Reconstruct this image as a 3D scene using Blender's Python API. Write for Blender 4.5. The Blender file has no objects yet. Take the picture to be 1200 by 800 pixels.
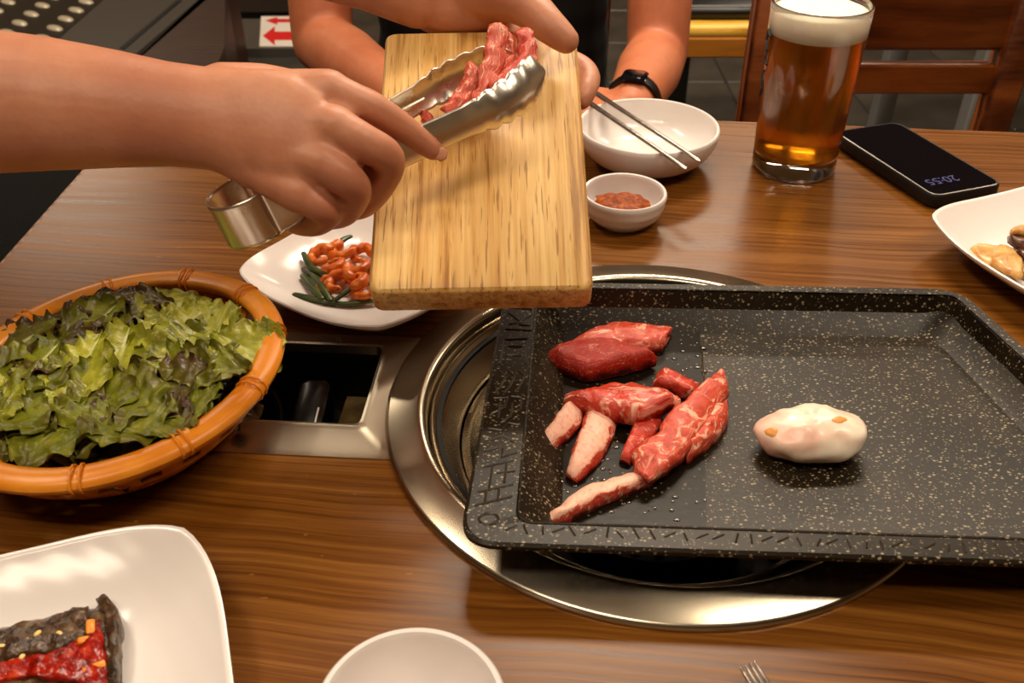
import bpy, bmesh, math, random
from mathutils import Vector, Matrix, noise
random.seed(7)
PI = math.pi
scene = bpy.context.scene
col = scene.collection
V = Vector
TZ = 0.75                                   # table top height

# ------------------------------------------------------------------ camera
FPX = 1130.0; PITCH = math.radians(35.5); CH = 0.43
RT = V((1, 0, 0)); FW = V((0, math.cos(PITCH), -math.sin(PITCH))); UP = V((0, math.sin(PITCH), math.cos(PITCH)))
CAM = V((0, 0, TZ + CH))
cd = bpy.data.cameras.new('camera'); cam = bpy.data.objects.new('camera', cd); col.objects.link(cam)
cam.location = CAM; cam.rotation_euler = (PI / 2 - PITCH, 0, 0)
cd.sensor_width = 36; cd.lens = FPX / 1200 * 36
cd.clip_start = 0.02; cd.clip_end = 60
cd.dof.use_dof = True; cd.dof.focus_distance = 0.70; cd.dof.aperture_fstop = 14.0
scene.camera = cam

# ------------------------------------------------------------------ world, exposure
w = bpy.data.worlds.new('world'); scene.world = w; w.use_nodes = True
w.node_tree.nodes['Background'].inputs[0].default_value = (0.95, 0.75, 0.55, 1)
w.node_tree.nodes['Background'].inputs[1].default_value = 0.06
vs = scene.view_settings
vs.view_transform = 'Standard'; vs.look = 'None'; vs.exposure = 0.28; vs.gamma = 1; vs.use_curve_mapping = False

# ceiling lamps: (x, y, width, depth, watts)
LAMPS = [(0.30, 1.75, 0.9, 0.22, 32), (-1.05, 1.10, 0.22, 0.9, 15), (0.95, 0.35, 0.9, 0.22, 13),
         (-0.45, -0.25, 0.9, 0.22, 10), (1.75, 2.5, 0.9, 0.22, 14), (-2.3, 4.4, 0.9, 0.22, 26), (0.75, 3.5, 0.9, 0.30, 24)]
LCOL = (1.0, 0.835, 0.64)
LZ = 2.42
for (x, y, sx, sy, e) in LAMPS:
    ld = bpy.data.lights.new('ceiling_light', 'AREA'); ld.shape = 'RECTANGLE'; ld.size = sx; ld.size_y = sy
    ld.energy = e; ld.color = LCOL
    lo = bpy.data.objects.new('ceiling_light', ld); col.objects.link(lo); lo.location = (x, y, LZ - 0.01)

# ------------------------------------------------------------------ helpers
def T(x, y, h=0.0):
    """photo pixel -> point on the plane h metres above the table top"""
    d = RT * ((x - 600) / FPX) + UP * ((400 - y) / FPX) + FW
    return CAM + d * ((h - CH) / d.z)
def D(x, y, d):
    """photo pixel -> point d metres away along the view axis"""
    return CAM + (RT * ((x - 600) / FPX) + UP * ((400 - y) / FPX) + FW) * d
def lin(c):
    return tuple(((v / 255) / 12.92 if v / 255 <= 0.04045 else ((v / 255 + 0.055) / 1.055) ** 2.4) for v in c[:3]) + (1,)

class Mat:
    def __init__(s, name, color=(200, 200, 200), rough=0.5, metal=0.0, spec=0.5, coat=0.0, sss=0.0, sssr=(0.01, 0.004, 0.002), trans=0.0, ior=1.45, coords='Object'):
        s.m = bpy.data.materials.new(name); s.m.use_nodes = True
        s.nt = s.m.node_tree; s.b = s.nt.nodes['Principled BSDF']
        i = s.b.inputs
        i['Base Color'].default_value = lin(color); i['Roughness'].default_value = rough; i['Metallic'].default_value = metal
        i['Specular IOR Level'].default_value = spec; i['Coat Weight'].default_value = coat; i['Coat Roughness'].default_value = 0.08
        i['IOR'].default_value = ior
        if sss:
            i['Subsurface Weight'].default_value = sss; i['Subsurface Radius'].default_value = (1, .4, .2); i['Subsurface Scale'].default_value = sssr[0]
        if trans: i['Transmission Weight'].default_value = trans
        s.tc = s.n('ShaderNodeTexCoord'); s.co = s.tc.outputs[coords]
    def n(s, t, **k):
        o = s.nt.nodes.new(t)
        for a, b in k.items(): setattr(o, a, b)
        return o
    def l(s, a, b): s.nt.links.new(a, b)
    def map(s, scale=(1, 1, 1), rot=(0, 0, 0), loc=(0, 0, 0), src=None):
        m = s.n('ShaderNodeMapping'); m.inputs['Scale'].default_value = scale; m.inputs['Rotation'].default_value = rot; m.inputs['Location'].default_value = loc
        s.l(src or s.co, m.inputs['Vector']); return m.outputs[0]
    def noise(s, scale, detail=4, rough=0.55, dist=0.0, vec=None):
        o = s.n('ShaderNodeTexNoise'); o.inputs['Scale'].default_value = scale; o.inputs['Detail'].default_value = detail
        o.inputs['Roughness'].default_value = rough; o.inputs['Distortion'].default_value = dist
        s.l(vec or s.co, o.inputs['Vector']); return o.outputs['Fac']
    def wave(s, scale, dist, detail=2, dscale=1, vec=None, direction='Y', prof='SIN'):
        o = s.n('ShaderNodeTexWave', bands_direction=direction, wave_profile=prof)
        o.inputs['Scale'].default_value = scale; o.inputs['Distortion'].default_value = dist; o.inputs['Detail'].default_value = detail; o.inputs['Detail Scale'].default_value = dscale
        s.l(vec or s.co, o.inputs['Vector']); return o.outputs['Fac']
    def voro(s, scale, feature='F1', vec=None, out='Distance', rand=1.0):
        o = s.n('ShaderNodeTexVoronoi', feature=feature); o.inputs['Scale'].default_value = scale; o.inputs['Randomness'].default_value = rand
        s.l(vec or s.co, o.inputs['Vector']); return o.outputs[out]
    def ramp(s, fac, stops, interp='LINEAR', raw=False):
        o = s.n('ShaderNodeValToRGB'); r = o.color_ramp; r.interpolation = interp
        while len(r.elements) < len(stops): r.elements.new(0.5)
        for e, (p, c) in zip(r.elements, stops):
            e.position = p; e.color = ((c, c, c, 1) if isinstance(c, (int, float)) else lin(c))
        s.l(fac, o.inputs['Fac']); return o.outputs['Color']
    def mix(s, fac, a, b, mode='MIX'):
        o = s.n('ShaderNodeMix', data_type='RGBA', blend_type=mode)
        for sock, v in ((o.inputs[0], fac), (o.inputs[6], a), (o.inputs[7], b)):
            if isinstance(v, (int, float)): sock.default_value = v
            elif isinstance(v, tuple): sock.default_value = lin(v)
            else: s.l(v, sock)
        return o.outputs[2]
    def math(s, op, a, b=0.0, clamp=False):
        o = s.n('ShaderNodeMath', operation=op); o.use_clamp = clamp
        for sock, v in ((o.inputs[0], a), (o.inputs[1], b)):
            if isinstance(v, (int, float)): sock.default_value = v
            else: s.l(v, sock)
        return o.outputs[0]
    def color(s, sock): s.l(sock, s.b.inputs['Base Color']); return s
    def rough(s, sock): s.l(sock, s.b.inputs['Roughness']); return s
    def bump(s, h, strength=0.3, dist=0.001):
        o = s.n('ShaderNodeBump'); o.inputs['Strength'].default_value = strength; o.inputs['Distance'].default_value = dist
        s.l(h, o.inputs['Height']); s.l(o.outputs[0], s.b.inputs['Normal']); return s

class MB:
    """collects geometry for ONE mesh object"""
    def __init__(s): s.v = []; s.f = []; s.uv = {}
    def add(s, vs, fs, uvs=None):
        o = len(s.v); s.v += [V(p) for p in vs]; s.f += [tuple(i + o for i in f) for f in fs]
        if uvs:
            for i, u in enumerate(uvs): s.uv[o + i] = u
        return o
    def loft(s, rings, closed=True, caps=True, uvs=None):
        n = len(rings[0]); vs = [p for r in rings for p in r]; fs = []
        for i in range(len(rings) - 1):
            for j in range(n if closed else n - 1):
                k = (j + 1) % n
                fs.append((i * n + j, i * n + k, (i + 1) * n + k, (i + 1) * n + j))
        if caps and closed:
            fs.append(tuple(reversed(range(n)))); fs.append(tuple((len(rings) - 1) * n + j for j in range(n)))
        s.add(vs, fs, uvs); return s
    def lathe(s, prof, c=(0, 0, 0), n=64, cap=False):
        c = V(c); vs = []; fs = []
        for (r, z) in prof:
            vs += [c + V((max(r, 1e-5) * math.cos(2 * PI * j / n), max(r, 1e-5) * math.sin(2 * PI * j / n), z)) for j in range(n)]
        for i in range(len(prof) - 1):
            for j in range(n):
                k = (j + 1) % n; fs.append((i * n + j, i * n + k, (i + 1) * n + k, (i + 1) * n + j))
        s.add(vs, fs); return s
    def tube(s, pts, rads, n=10, sub=1, flat=1.0, ref=None):
        pts = [V(p) for p in pts]
        if isinstance(rads, (int, float)): rads = [rads] * len(pts)
        if sub > 1: pts, rads = catmull(pts, rads, sub)
        rings = []; L = len(pts)
        tan0 = (pts[1] - pts[0]).normalized()
        r0 = V(ref) if ref else (V((0, 0, 1)) if abs(tan0.z) < .9 else V((1, 0, 0)))
        a = (r0 - tan0 * r0.dot(tan0)).normalized()
        frames = []
        for i in range(L):
            t = (pts[min(i + 1, L - 1)] - pts[max(i - 1, 0)]).normalized()
            a = (a - t * a.dot(t)).normalized(); frames.append((t, a.copy(), t.cross(a)))
        def ring(p, r, fr): return [p + (fr[1] * math.cos(2 * PI * j / n) * flat + fr[2] * math.sin(2 * PI * j / n)) * r for j in range(n)]
        for q in (80, 55, 28): rings.append(ring(pts[0] - frames[0][0] * rads[0] * math.sin(math.radians(q)), rads[0] * math.cos(math.radians(q)), frames[0]))
        for i in range(L): rings.append(ring(pts[i], rads[i], frames[i]))
        for q in (28, 55, 80): rings.append(ring(pts[-1] + frames[-1][0] * rads[-1] * math.sin(math.radians(q)), rads[-1] * math.cos(math.radians(q)), frames[-1]))
        m = len(rings)
        s.loft(rings, uvs=[(i / m, j / n) for i in range(m) for j in range(n)]); return s
    def ell(s, secs, n=24):
        """secs: (centre, axis a, axis b); rounded ends"""
        rings = []
        def rg(c, a, b, k): return [c + (a * math.cos(2 * PI * j / n) + b * math.sin(2 * PI * j / n)) * k for j in range(n)]
        c, a, b = secs[0]; t = (c - secs[1][0]).normalized(); e = min(a.length, b.length)
        for q in (80, 50, 25): rings.append(rg(c + t * e * math.sin(math.radians(q)), a, b, math.cos(math.radians(q))))
        for c, a, b in secs: rings.append(rg(c, a, b, 1))
        t = (c - secs[-2][0]).normalized(); e = min(a.length, b.length)
        for q in (25, 50, 80): rings.append(rg(c + t * e * math.sin(math.radians(q)), a, b, math.cos(math.radians(q))))
        s.loft(rings); return s
    def box(s, c, size, rot=None, bev=0.0):
        c = V(c); hx, hy, hz = [k / 2 for k in size]; b = bev
        R = rot if rot is not None else Matrix.Identity(3)
        if b <= 0:
            vs = [V((x, y, z)) for z in (-hz, hz) for (x, y) in ((-hx, -hy), (hx, -hy), (hx, hy), (-hx, hy))]
            s.add([c + R @ p for p in vs], [(3, 2, 1, 0), (4, 5, 6, 7), (0, 1, 5, 4), (1, 2, 6, 5), (2, 3, 7, 6), (3, 0, 4, 7)])
        else:
            rings = []
            for (ins, z) in ((b, -hz), (0, -hz + b), (0, hz - b), (b, hz)):
                x, y = hx - ins, hy - ins; k = b
                rings.append([c + R @ V(p) for p in ((-x + k, -y, z), (x - k, -y, z), (x, -y + k, z), (x, y - k, z), (x - k, y, z), (-x + k, y, z), (-x, y - k, z), (-x, -y + k, z))])
            s.loft(rings)
        return s
    def mesh(s, name, smooth=True, angle=45):
        me = bpy.data.meshes.new(name); me.from_pydata([tuple(p) for p in s.v], [], s.f)
        if s.uv:
            uv = me.uv_layers.new(name='UVMap')
            for l in me.loops: uv.data[l.index].uv = s.uv.get(l.vertex_index, (0, 0))
        bm = bmesh.new(); bm.from_mesh(me); bmesh.ops.recalc_face_normals(bm, faces=bm.faces); bm.to_mesh(me); bm.free()
        if smooth:
            me.shade_smooth()
            if angle < 180: me.set_sharp_from_angle(angle=math.radians(angle))
        return me
    def build(s, name, mat, parent=None, smooth=True, angle=45, mods=None, base=None):
        return link(name, s.mesh(name, smooth, angle), mat, parent, mods, base)
def catmull(pts, rads, sub):
    P = []; R = []; L = len(pts)
    for i in range(L - 1):
        p0, p1, p2, p3 = pts[max(i - 1, 0)], pts[i], pts[i + 1], pts[min(i + 2, L - 1)]
        for k in range(sub):
            t = k / sub
            P.append(0.5 * ((2 * p1) + (p2 - p0) * t + (2 * p0 - 5 * p1 + 4 * p2 - p3) * t * t + (3 * p1 - p0 - 3 * p2 + p3) * t ** 3))
            R.append(rads[i] + (rads[i + 1] - rads[i]) * t)
    P.append(pts[-1]); R.append(rads[-1]); return P, R
def link(name, me, mat, parent=None, mods=None, base=None):
    o = bpy.data.objects.new(name, me); col.objects.link(o)
    if mat is not None: me.materials.append(mat.m if isinstance(mat, Mat) else mat)
    if parent is not None:
        o.parent = parent
        if parent.parent is None: o.matrix_parent_inverse = Matrix.Translation(-parent.location)
    elif base is not False:
        xs = [v.co for v in me.vertices]
        b = V(base) if base is not None else V(((min(p.x for p in xs) + max(p.x for p in xs)) / 2, (min(p.y for p in xs) + max(p.y for p in xs)) / 2, min(p.z for p in xs)))
        me.transform(Matrix.Translation(-b)); o.location = b
    for (t, kw) in (mods or []):
        m = o.modifiers.new(t.lower(), t)
        for a, b in kw.items(): setattr(m, a, b)
    return o
def tag(o, label, cat, group=None, kind=None):
    if label: o['label'] = label
    if cat: o['category'] = cat
    if group: o['group'] = group
    if kind: o['kind'] = kind
    return o
def thing(name, label, cat, loc, group=None):
    o = bpy.data.objects.new(name, None); col.objects.link(o); o.location = loc; o.empty_display_size = 0.05
    return tag(o, label, cat, group)
def struct(o): o['kind'] = 'structure'; return o
def copy_tree(o, parent=None):
    c = o.copy(); col.objects.link(c)
    if parent:
        c.parent = parent; c.matrix_parent_inverse = o.matrix_parent_inverse.copy()
    for ch in list(o.children): copy_tree(ch, c)
    return c
def nz(p, s, seed=0.0): return noise.noise(V((p.x * s + seed, p.y * s - seed * 1.7, p.z * s + seed * .6)))
def remesh(mb, voxel, smooth=6, sub=False):
    me = mb.mesh('tmp', False)
    o = bpy.data.objects.new('tmp', me); col.objects.link(o)
    m = o.modifiers.new('r', 'REMESH'); m.mode = 'VOXEL'; m.voxel_size = voxel
    m = o.modifiers.new('s', 'SMOOTH'); m.factor = 0.5; m.iterations = smooth
    dg = bpy.context.evaluated_depsgraph_get(); dg.update()
    out = bpy.data.meshes.new_from_object(o.evaluated_get(dg))
    bpy.data.objects.remove(o); bpy.data.meshes.remove(me); out.shade_smooth(); out.materials.clear()
    return out

# ------------------------------------------------------------------ materials
def wood(name, c0, c1, c2, scale=(1.2, 14, 14), rot=0.0, rough=0.35, wsc=5.0, coat=0.0, bump=0.15, knots=False):
    m = Mat(name, c1, rough, coat=coat)
    v = m.map(scale, (0, 0, rot))
    big = m.noise(1.6, 3, .5, 0.6, v)
    fine = m.noise(7.0, 5, .7, 0.3, m.map((scale[0] * 1.4, scale[1] * 3, scale[2] * 3), (0, 0, rot)))
    wv = m.wave(wsc, 7.0, 3, 0.7, m.map((scale[0] * .35, scale[1] * .32, scale[2] * .32), (0, 0, rot)))
    g = m.math('ADD', m.math('MULTIPLY', wv, 0.40), m.math('ADD', m.math('MULTIPLY', fine, 0.45), m.math('MULTIPLY', big, 0.35)))
    c = m.ramp(g, [(0.30, c0), (0.58, c1), (0.85, c2)])
    if knots:
        kd = m.voro(2.6, vec=m.map((1, 1.6, 1), (0, 0, rot), (.37, .2, 0)))
        c = m.mix(m.ramp(kd, [(0.0, 1.0), (0.035, 0.75), (0.07, 0.0)]), c, (52, 24, 8))
    m.color(c); m.bump(g, bump, 0.0006)
    m.rough(m.ramp(fine, [(0.3, max(rough - .08, .05)), (0.8, rough + .1)]))
    return m
m_table = Mat('table_wood', (110, 60, 22), .30, spec=.3)
def _tw(m):
    rot = (0, 0, math.radians(7))
    warp = m.noise(2.2, 3, .5, 0, m.map((1, 1, 1), rot))
    add = m.n('ShaderNodeVectorMath', operation='MULTIPLY_ADD'); cmb = m.n('ShaderNodeCombineXYZ'); m.l(m.math('MULTIPLY', m.math('SUBTRACT', warp, .5), .07), cmb.inputs[1])
    m.l(m.map((1, 1, 1), rot), add.inputs[0]); add.inputs[1].default_value = (1, 1, 1); m.l(cmb.outputs[0], add.inputs[2]); v0 = add.outputs[0]
    line = m.noise(1.0, 5, .72, 0, m.map((2.8, 230, 1), src=v0))
    fine = m.noise(1.0, 4, .75, 0, m.map((16, 700, 1), src=v0))
    cath = m.wave(1.0, 3.5, 3, .5, m.map((1.2, 46, 1), src=v0))
    big = m.noise(3.0, 3, .5, .5, m.map((.8, 2.4, 1), rot))
    g = m.math('ADD', m.math('MULTIPLY', cath, .05), m.math('ADD', m.math('MULTIPLY', line, .55), m.math('ADD', m.math('MULTIPLY', fine, .18), m.math('MULTIPLY', big, .22))))
    c = m.ramp(g, [(0.29, (52, 25, 4)), (0.49, (106, 61, 15)), (0.72, (152, 100, 36))])
    kd = m.voro(2.4, vec=m.map((1, 1.7, 1), rot, (.43, .27, 0)))
    c = m.mix(m.ramp(kd, [(0.0, 1.0), (0.02, 0.8), (0.045, 0.0)]), c, (56, 24, 8))
    sc = m.noise(1.0, 2, .5, 0, m.map((60, 240, 1), (0, 0, .9))); sc = m.ramp(sc, [(0.745, 0.0), (0.77, .5)])
    c = m.mix(sc, c, (176, 120, 58))
    m.color(c); m.bump(g, .12, .0006); m.rough(m.ramp(line, [(0.3, .24), (0.75, .38)]))
_tw(m_table)
m_tedge = wood('table_edge_wood', (70, 36, 14), (120, 72, 32), (150, 100, 52), rough=0.4)
m_chair = wood('chair_wood', (56, 20, 4), (104, 48, 12), (134, 70, 24), (2, 10, 10), 0, 0.35)
m_bench = wood('bench_wood', (170, 116, 24), (226, 170, 56), (244, 198, 84), (2, 10, 10), 0, 0.4)
m_brail = wood('bench_rail_wood', (84, 42, 6), (140, 82, 18), (170, 106, 30), (2, 10, 10), 0, 0.4)
m_bamboo = Mat('bamboo', (214, 172, 104), 0.45, coords='Object')
_v = m_bamboo.map((90, 3.2, 90)); _f = m_bamboo.noise(1.6, 5, .65, .25, _v)
_str = m_bamboo.voro(11, 'F1', m_bamboo.map((5.2, .02, .02)), 'Color')
_spk = m_bamboo.noise(2.2, 2, .5, 0, m_bamboo.map((260, 14, 260)))
_c = m_bamboo.ramp(_f, [(0.36, (150, 92, 30)), (0.46, (216, 162, 84)), (0.66, (244, 204, 132))])
_c = m_bamboo.mix(0.22, _c, m_bamboo.ramp(m_bamboo.math('MULTIPLY', _str, 1.0), [(0.1, (196, 140, 66)), (0.9, (252, 222, 158))]))
_c = m_bamboo.mix(m_bamboo.ramp(_spk, [(0.61, 0.0), (0.68, 0.7)]), _c, (142, 92, 34))
m_bamboo.color(_c).bump(_f, .12, .0004)

def steel(name, c=(196, 186, 168), rough=0.24, br=(4, 60, 4), amt=.12):
    m = Mat(name, c, rough, 1.0); f = m.noise(9, 3, .6, 0, m.map(br)); m.rough(m.ramp(f, [(0.3, rough - amt * .6), (0.75, rough + amt)])); m.bump(f, .015, .0003); return m
m_steel = steel('brushed_steel', (190, 178, 156), .23, (1, 1, 1), .05)
m_steel2 = steel('frame_steel', (186, 176, 158), .30, (2, 2, 2), .06)
m_tongs = steel('tongs_steel', (226, 219, 205), .29, (8, 8, 8), .05)
m_chop = steel('chopstick_steel', (206, 198, 188), .22, (30, 30, 30), .06)
m_black = Mat('black_plastic', (12, 11, 10), .35)
m_soot = Mat('burner_black', (14, 12, 10), .55); m_soot.bump(m_soot.noise(300, 3), .3, .001)
m_dark = Mat('dark_void', (9, 8, 7), .6)

m_stone = Mat('speckled_pan_coating', (44, 41, 37), .36, spec=.22)
_d1 = m_stone.voro(300, vec=m_stone.map((1, 1.5, 1), (0, 0, .35))); _c1 = m_stone.voro(300, vec=m_stone.map((1, 1.5, 1), (0, 0, .35)), out='Color')
_d2 = m_stone.voro(520, vec=m_stone.map((1, 1.35, 1), (0, 0, -.4))); _c2 = m_stone.voro(520, vec=m_stone.map((1, 1.35, 1), (0, 0, -.4)), out='Color')
_s1 = m_stone.math('MULTIPLY', m_stone.ramp(_d1, [(0.24, 1.0), (0.36, 0.0)]), m_stone.ramp(_c1, [(0.60, 0.0), (0.68, 1.0)]))
_s2 = m_stone.math('MULTIPLY', m_stone.ramp(_d2, [(0.20, 1.0), (0.34, 0.0)]), m_stone.ramp(_c2, [(0.56, 0.0), (0.66, .75)]))
_base = m_stone.ramp(m_stone.noise(14, 4), [(0.3, (23, 17, 9)), (0.7, (42, 32, 19))])
_sp = m_stone.math('MAXIMUM', _s1, _s2)
m_stone.color(m_stone.mix(m_stone.math('MULTIPLY', _sp, .8), _base, (158, 144, 116))).bump(m_stone.noise(420, 3), .22, .0006)

m_white = Mat('white_melamine', (232, 224, 220), .16, spec=.5, sss=.05, sssr=(.006,))
m_white.bump(m_white.wave(26, 1.5, 2, 1, None, 'DIAGONAL'), .035, .002)
m_orange = Mat('orange_plastic', (226, 124, 24), .34, sss=.12, sssr=(.004,)); m_orange.color(m_orange.ramp(m_orange.noise(22, 4), [(0.3, (212, 118, 16)), (0.7, (240, 156, 44))])); m_orange.bump(m_orange.noise(120, 3), .08, .001)

m_skin = Mat('skin_waiter', (206, 138, 104), .46, sss=.22, sssr=(.006,))
def skin_nodes(m, c0, c1, c2):
    m.color(m.mix(m.ramp(m.noise(90, 4), [(0.35, 0.0), (0.7, .30)]), m.ramp(m.noise(11, 3), [(0.3, c0), (0.5, c1), (0.72, c2)]), c0))
    h = m.math('ADD', m.math('MULTIPLY', m.noise(420, 4), .5), m.voro(260)); m.bump(h, .16, .0007)
skin_nodes(m_skin, (172, 106, 78), (194, 130, 98), (206, 144, 112))
m_skin2 = Mat('skin_guest', (200, 124, 88), .5, sss=.18, sssr=(.006,)); skin_nodes(m_skin2, (176, 96, 62), (196, 116, 78), (206, 128, 92))
m_nail = Mat('nail', (212, 148, 118), .35)
m_shirt = Mat('black_cotton', (20, 19, 20), .85); m_shirt.bump(m_shirt.noise(700, 2), .2, .0006)
m_shirt2 = Mat('charcoal_uniform', (34, 32, 34), .85); m_shirt2.bump(m_shirt2.noise(700, 2), .2, .0006)
m_trouser = Mat('dark_denim', (30, 32, 42), .9); m_trouser.bump(m_trouser.noise(900, 2), .3, .0006)
m_hair = Mat('black_hair', (18, 14, 12), .45); m_hair.bump(m_hair.noise(60, 3, vec=m_hair.map((20, 20, 2))), .5, .003)
m_eye = Mat('eye', (30, 22, 18), .15)
m_shoe = Mat('shoe', (22, 20, 20), .5)

def meat_mat(name, red0, red1, fat, thr, seed, sc=(3.0, 5.0, 1)):
    m = Mat(name, red1, .26, sss=.12, sssr=(.004,), coords='UV')
    v = m.map(sc, (0, 0, .5), (seed, seed * .37, 0))
    wv = m.noise(2.2, 6, .62, 1.4, v)
    streak = m.noise(1.6, 5, .7, .8, m.map((sc[0] * .8, sc[1] * 3.4, 1), (0, 0, .35), (seed * 2, 0, 0)))
    base = m.ramp(m.noise(5, 5, .7, .4, v), [(0.3, red0), (0.6, red1)])
    f1 = m.ramp(wv, [(thr, 0.0), (thr + .09, 1.0)])
    f2 = m.ramp(streak, [(0.56, 0.0), (0.68, .75)])
    m.color(m.mix(m.math('MAXIMUM', f1, f2), base, fat)); m.bump(m.math('ADD', wv, m.noise(26, 4, vec=v)), .35, .0016)
    return m
def fat_band(m, fat, thr):
    """broad fat band along the middle of a strip, red meat along its edges"""
    at = m.n('ShaderNodeAttribute'); at.attribute_name = 'edge'
    v = m.map((3, 5, 1)); k = m.math('ADD', at.outputs['Fac'], m.math('MULTIPLY', m.math('SUBTRACT', m.noise(2.0, 5, .65, .8, v), .5), 1.7))
    old = m.b.inputs['Base Color'].links[0].from_socket
    f = m.math('MULTIPLY', m.ramp(k, [(thr, 1.0), (thr + .14, 0.0)]), m.ramp(m.noise(7, 3, vec=v), [(0.25, .55), (0.5, 1.0)]))
    m.color(m.mix(f, old, fat)); return m
m_meat = [meat_mat('raw_beef_a', (158, 30, 18), (206, 62, 40), (244, 176, 144), .555, 1.3), meat_mat('raw_beef_b', (170, 40, 24), (216, 84, 58), (246, 186, 156), .54, 4.1),
          fat_band(meat_mat('raw_beef_c', (170, 40, 26), (214, 84, 60), (246, 190, 160), .56, 7.7), (246, 190, 164), .62), meat_mat('raw_beef_d', (132, 16, 7), (186, 42, 24), (232, 136, 108), .585, 9.2, (9, 13, 1)),
          meat_mat('raw_beef_e', (160, 32, 20), (208, 66, 44), (248, 192, 164), .515, 2.6, (1.7, 2.4, 1))]
m_fat = Mat('beef_fat', (246, 220, 200), .28, sss=.35, sssr=(.008,))
_g = m_fat.noise(30, 3); _c = m_fat.ramp(_g, [(0.35, (240, 192, 172)), (0.55, (248, 228, 206)), (0.75, (250, 238, 220))])
m_fat.color(_c).bump(m_fat.noise(90, 4), .2, .001)
m_sear = Mat('seared_fat', (222, 150, 70), .35)

def leaf_mat(name, g0, g1, g2, edge, redness):
    m = Mat(name, g1, .34, sss=.10, sssr=(.004,), coords='UV'); b = m.b.inputs
    o = m.tc.outputs['Object']
    sep = m.n('ShaderNodeSeparateXYZ'); m.l(m.co, sep.inputs[0])
    across = m.math('ABSOLUTE', m.math('SUBTRACT', sep.outputs[0], .5)); along = sep.outputs[1]
    base = m.ramp(m.noise(34, 5, .65, .4, o), [(0.28, g0), (0.5, g1), (0.72, g2)])
    rib = m.ramp(m.math('DIVIDE', across, m.math('SUBTRACT', 1.25, along)), [(0.012, 1.0), (0.05, 0.0)])
    rib = m.math('MULTIPLY', rib, m.ramp(along, [(0.35, 1.0), (0.8, 0.0)]))
    em = m.math('MAXIMUM', m.ramp(across, [(0.28, 0.0), (0.5, 1.0)]), m.ramp(along, [(0.62, 0.0), (1.0, 1.0)]))
    em = m.math('MULTIPLY', em, m.ramp(m.noise(22, 4, vec=o), [(0.42 - redness * .25, 0.0), (0.75 - redness * .25, 1.0)]))
    c = m.mix(em, base, edge); c = m.mix(m.math('MULTIPLY', rib, .85), c, (206, 210, 140))
    m.color(c); m.bump(m.math('ADD', m.noise(110, 4, vec=o), m.math('MULTIPLY', m.voro(75, vec=o), .6)), .45, .0022)
    return m
m_leaf = [leaf_mat('lettuce_green', (72, 78, 10), (118, 122, 26), (162, 156, 48), (84, 62, 20), .25),
          leaf_mat('lettuce_pale', (108, 116, 20), (162, 162, 44), (200, 192, 80), (120, 118, 40), .1),
          leaf_mat('lettuce_red', (58, 52, 14), (92, 84, 24), (128, 116, 40), (66, 30, 18), .8)]

m_beer = Mat('beer', (232, 142, 20), .16, trans=.86, ior=1.34)
m_glass = Mat('glass', (246, 248, 244), .03, trans=1.0, ior=1.48)
m_foam = Mat('beer_foam', (250, 240, 220), .6, sss=.4, sssr=(.01,)); m_foam.bump(m_foam.noise(240, 3), .2, .001)
m_screen = Mat('phone_screen', (8, 8, 14), .06, spec=.6)
m_phonec = Mat('phone_case', (16, 15, 16), .5); m_phonef = Mat('phone_frame', (120, 112, 104), .3, .9)
m_clock = Mat('clock_digits', (40, 34, 92), .5); m_clock.b.inputs['Emission Color'].default_value = lin((96, 84, 190)); m_clock.b.inputs['Emission Strength'].default_value = .06
m_ink = Mat('black_print', (10, 9, 9), .4)
m_red = Mat('red_print', (206, 22, 26), .5)
m_paper = Mat('white_card', (222, 212, 200), .6)
m_tile = Mat('floor_tile', (84, 78, 72), .38); m_tile.color(m_tile.ramp(m_tile.noise(5, 5), [(0.3, (44, 41, 36)), (0.7, (70, 65, 58))])); m_tile.bump(m_tile.noise(60, 4), .1, .002)
m_grout = Mat('grout', (38, 35, 32), .8)
m_wall = Mat('wall_plaster', (176, 150, 118), .8); m_wall.bump(m_wall.noise(80, 4), .2, .002)
m_ceil = Mat('ceiling_paint', (190, 168, 138), .9); m_ceil.bump(m_ceil.noise(60, 3), .1, .002)
m_panel = wood('wall_panel_wood', (60, 30, 12), (98, 56, 24), (124, 78, 38), (10, 2, 2), 0, .5)

# ------------------------------------------------------------------ the room
def tile_floor():
    fl = MB().box((0, 2.2, -0.03), (7.4, 8.4, 0.06)).build('floor', m_grout, smooth=False); struct(fl); fl['label'] = 'dark grey tiled restaurant floor'
    s = 0.40; tm = MB().box((0, 0, 0), (s - .006, s - .006, .012), bev=.003).mesh('floor_tile', False); tm.materials.append(m_tile.m)
    for i in range(-7, 8):
        for j in range(1, 15):
            o = bpy.data.objects.new('floor_tile', tm); col.objects.link(o); o.parent = fl
            o.matrix_parent_inverse = Matrix.Translation(-fl.location); o.location = (i * s + .12, j * s + .15, .0)
tile_floor()
W0, W1, Y0, Y1, ZC = -3.6, 3.6, -1.9, 6.3, 2.6
struct(MB().box((0, 2.2, ZC + .03), (7.4, 8.4, .06)).build('ceiling', m_ceil, smooth=False))
struct(MB().box((0, Y1 + .05, ZC / 2), (7.4, .1, ZC)).build('wall_back', m_wall, smooth=False))
struct(MB().box((0, Y0 - .05, ZC / 2), (7.4, .1, ZC)).build('wall_front', m_wall, smooth=False))
struct(MB().box((W0 - .05, 2.2, ZC / 2), (.1, 8.2, ZC)).build('wall_left', m_wall, smooth=False))
struct(MB().box((W1 + .05, 2.2, ZC / 2), (.1, 8.2, ZC)).build('wall_right', m_wall, smooth=False))
struct(MB().box((0, Y1 - .01, .5), (7.2, .02, 1.0)).build('trim_1', m_panel, smooth=False))
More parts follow.
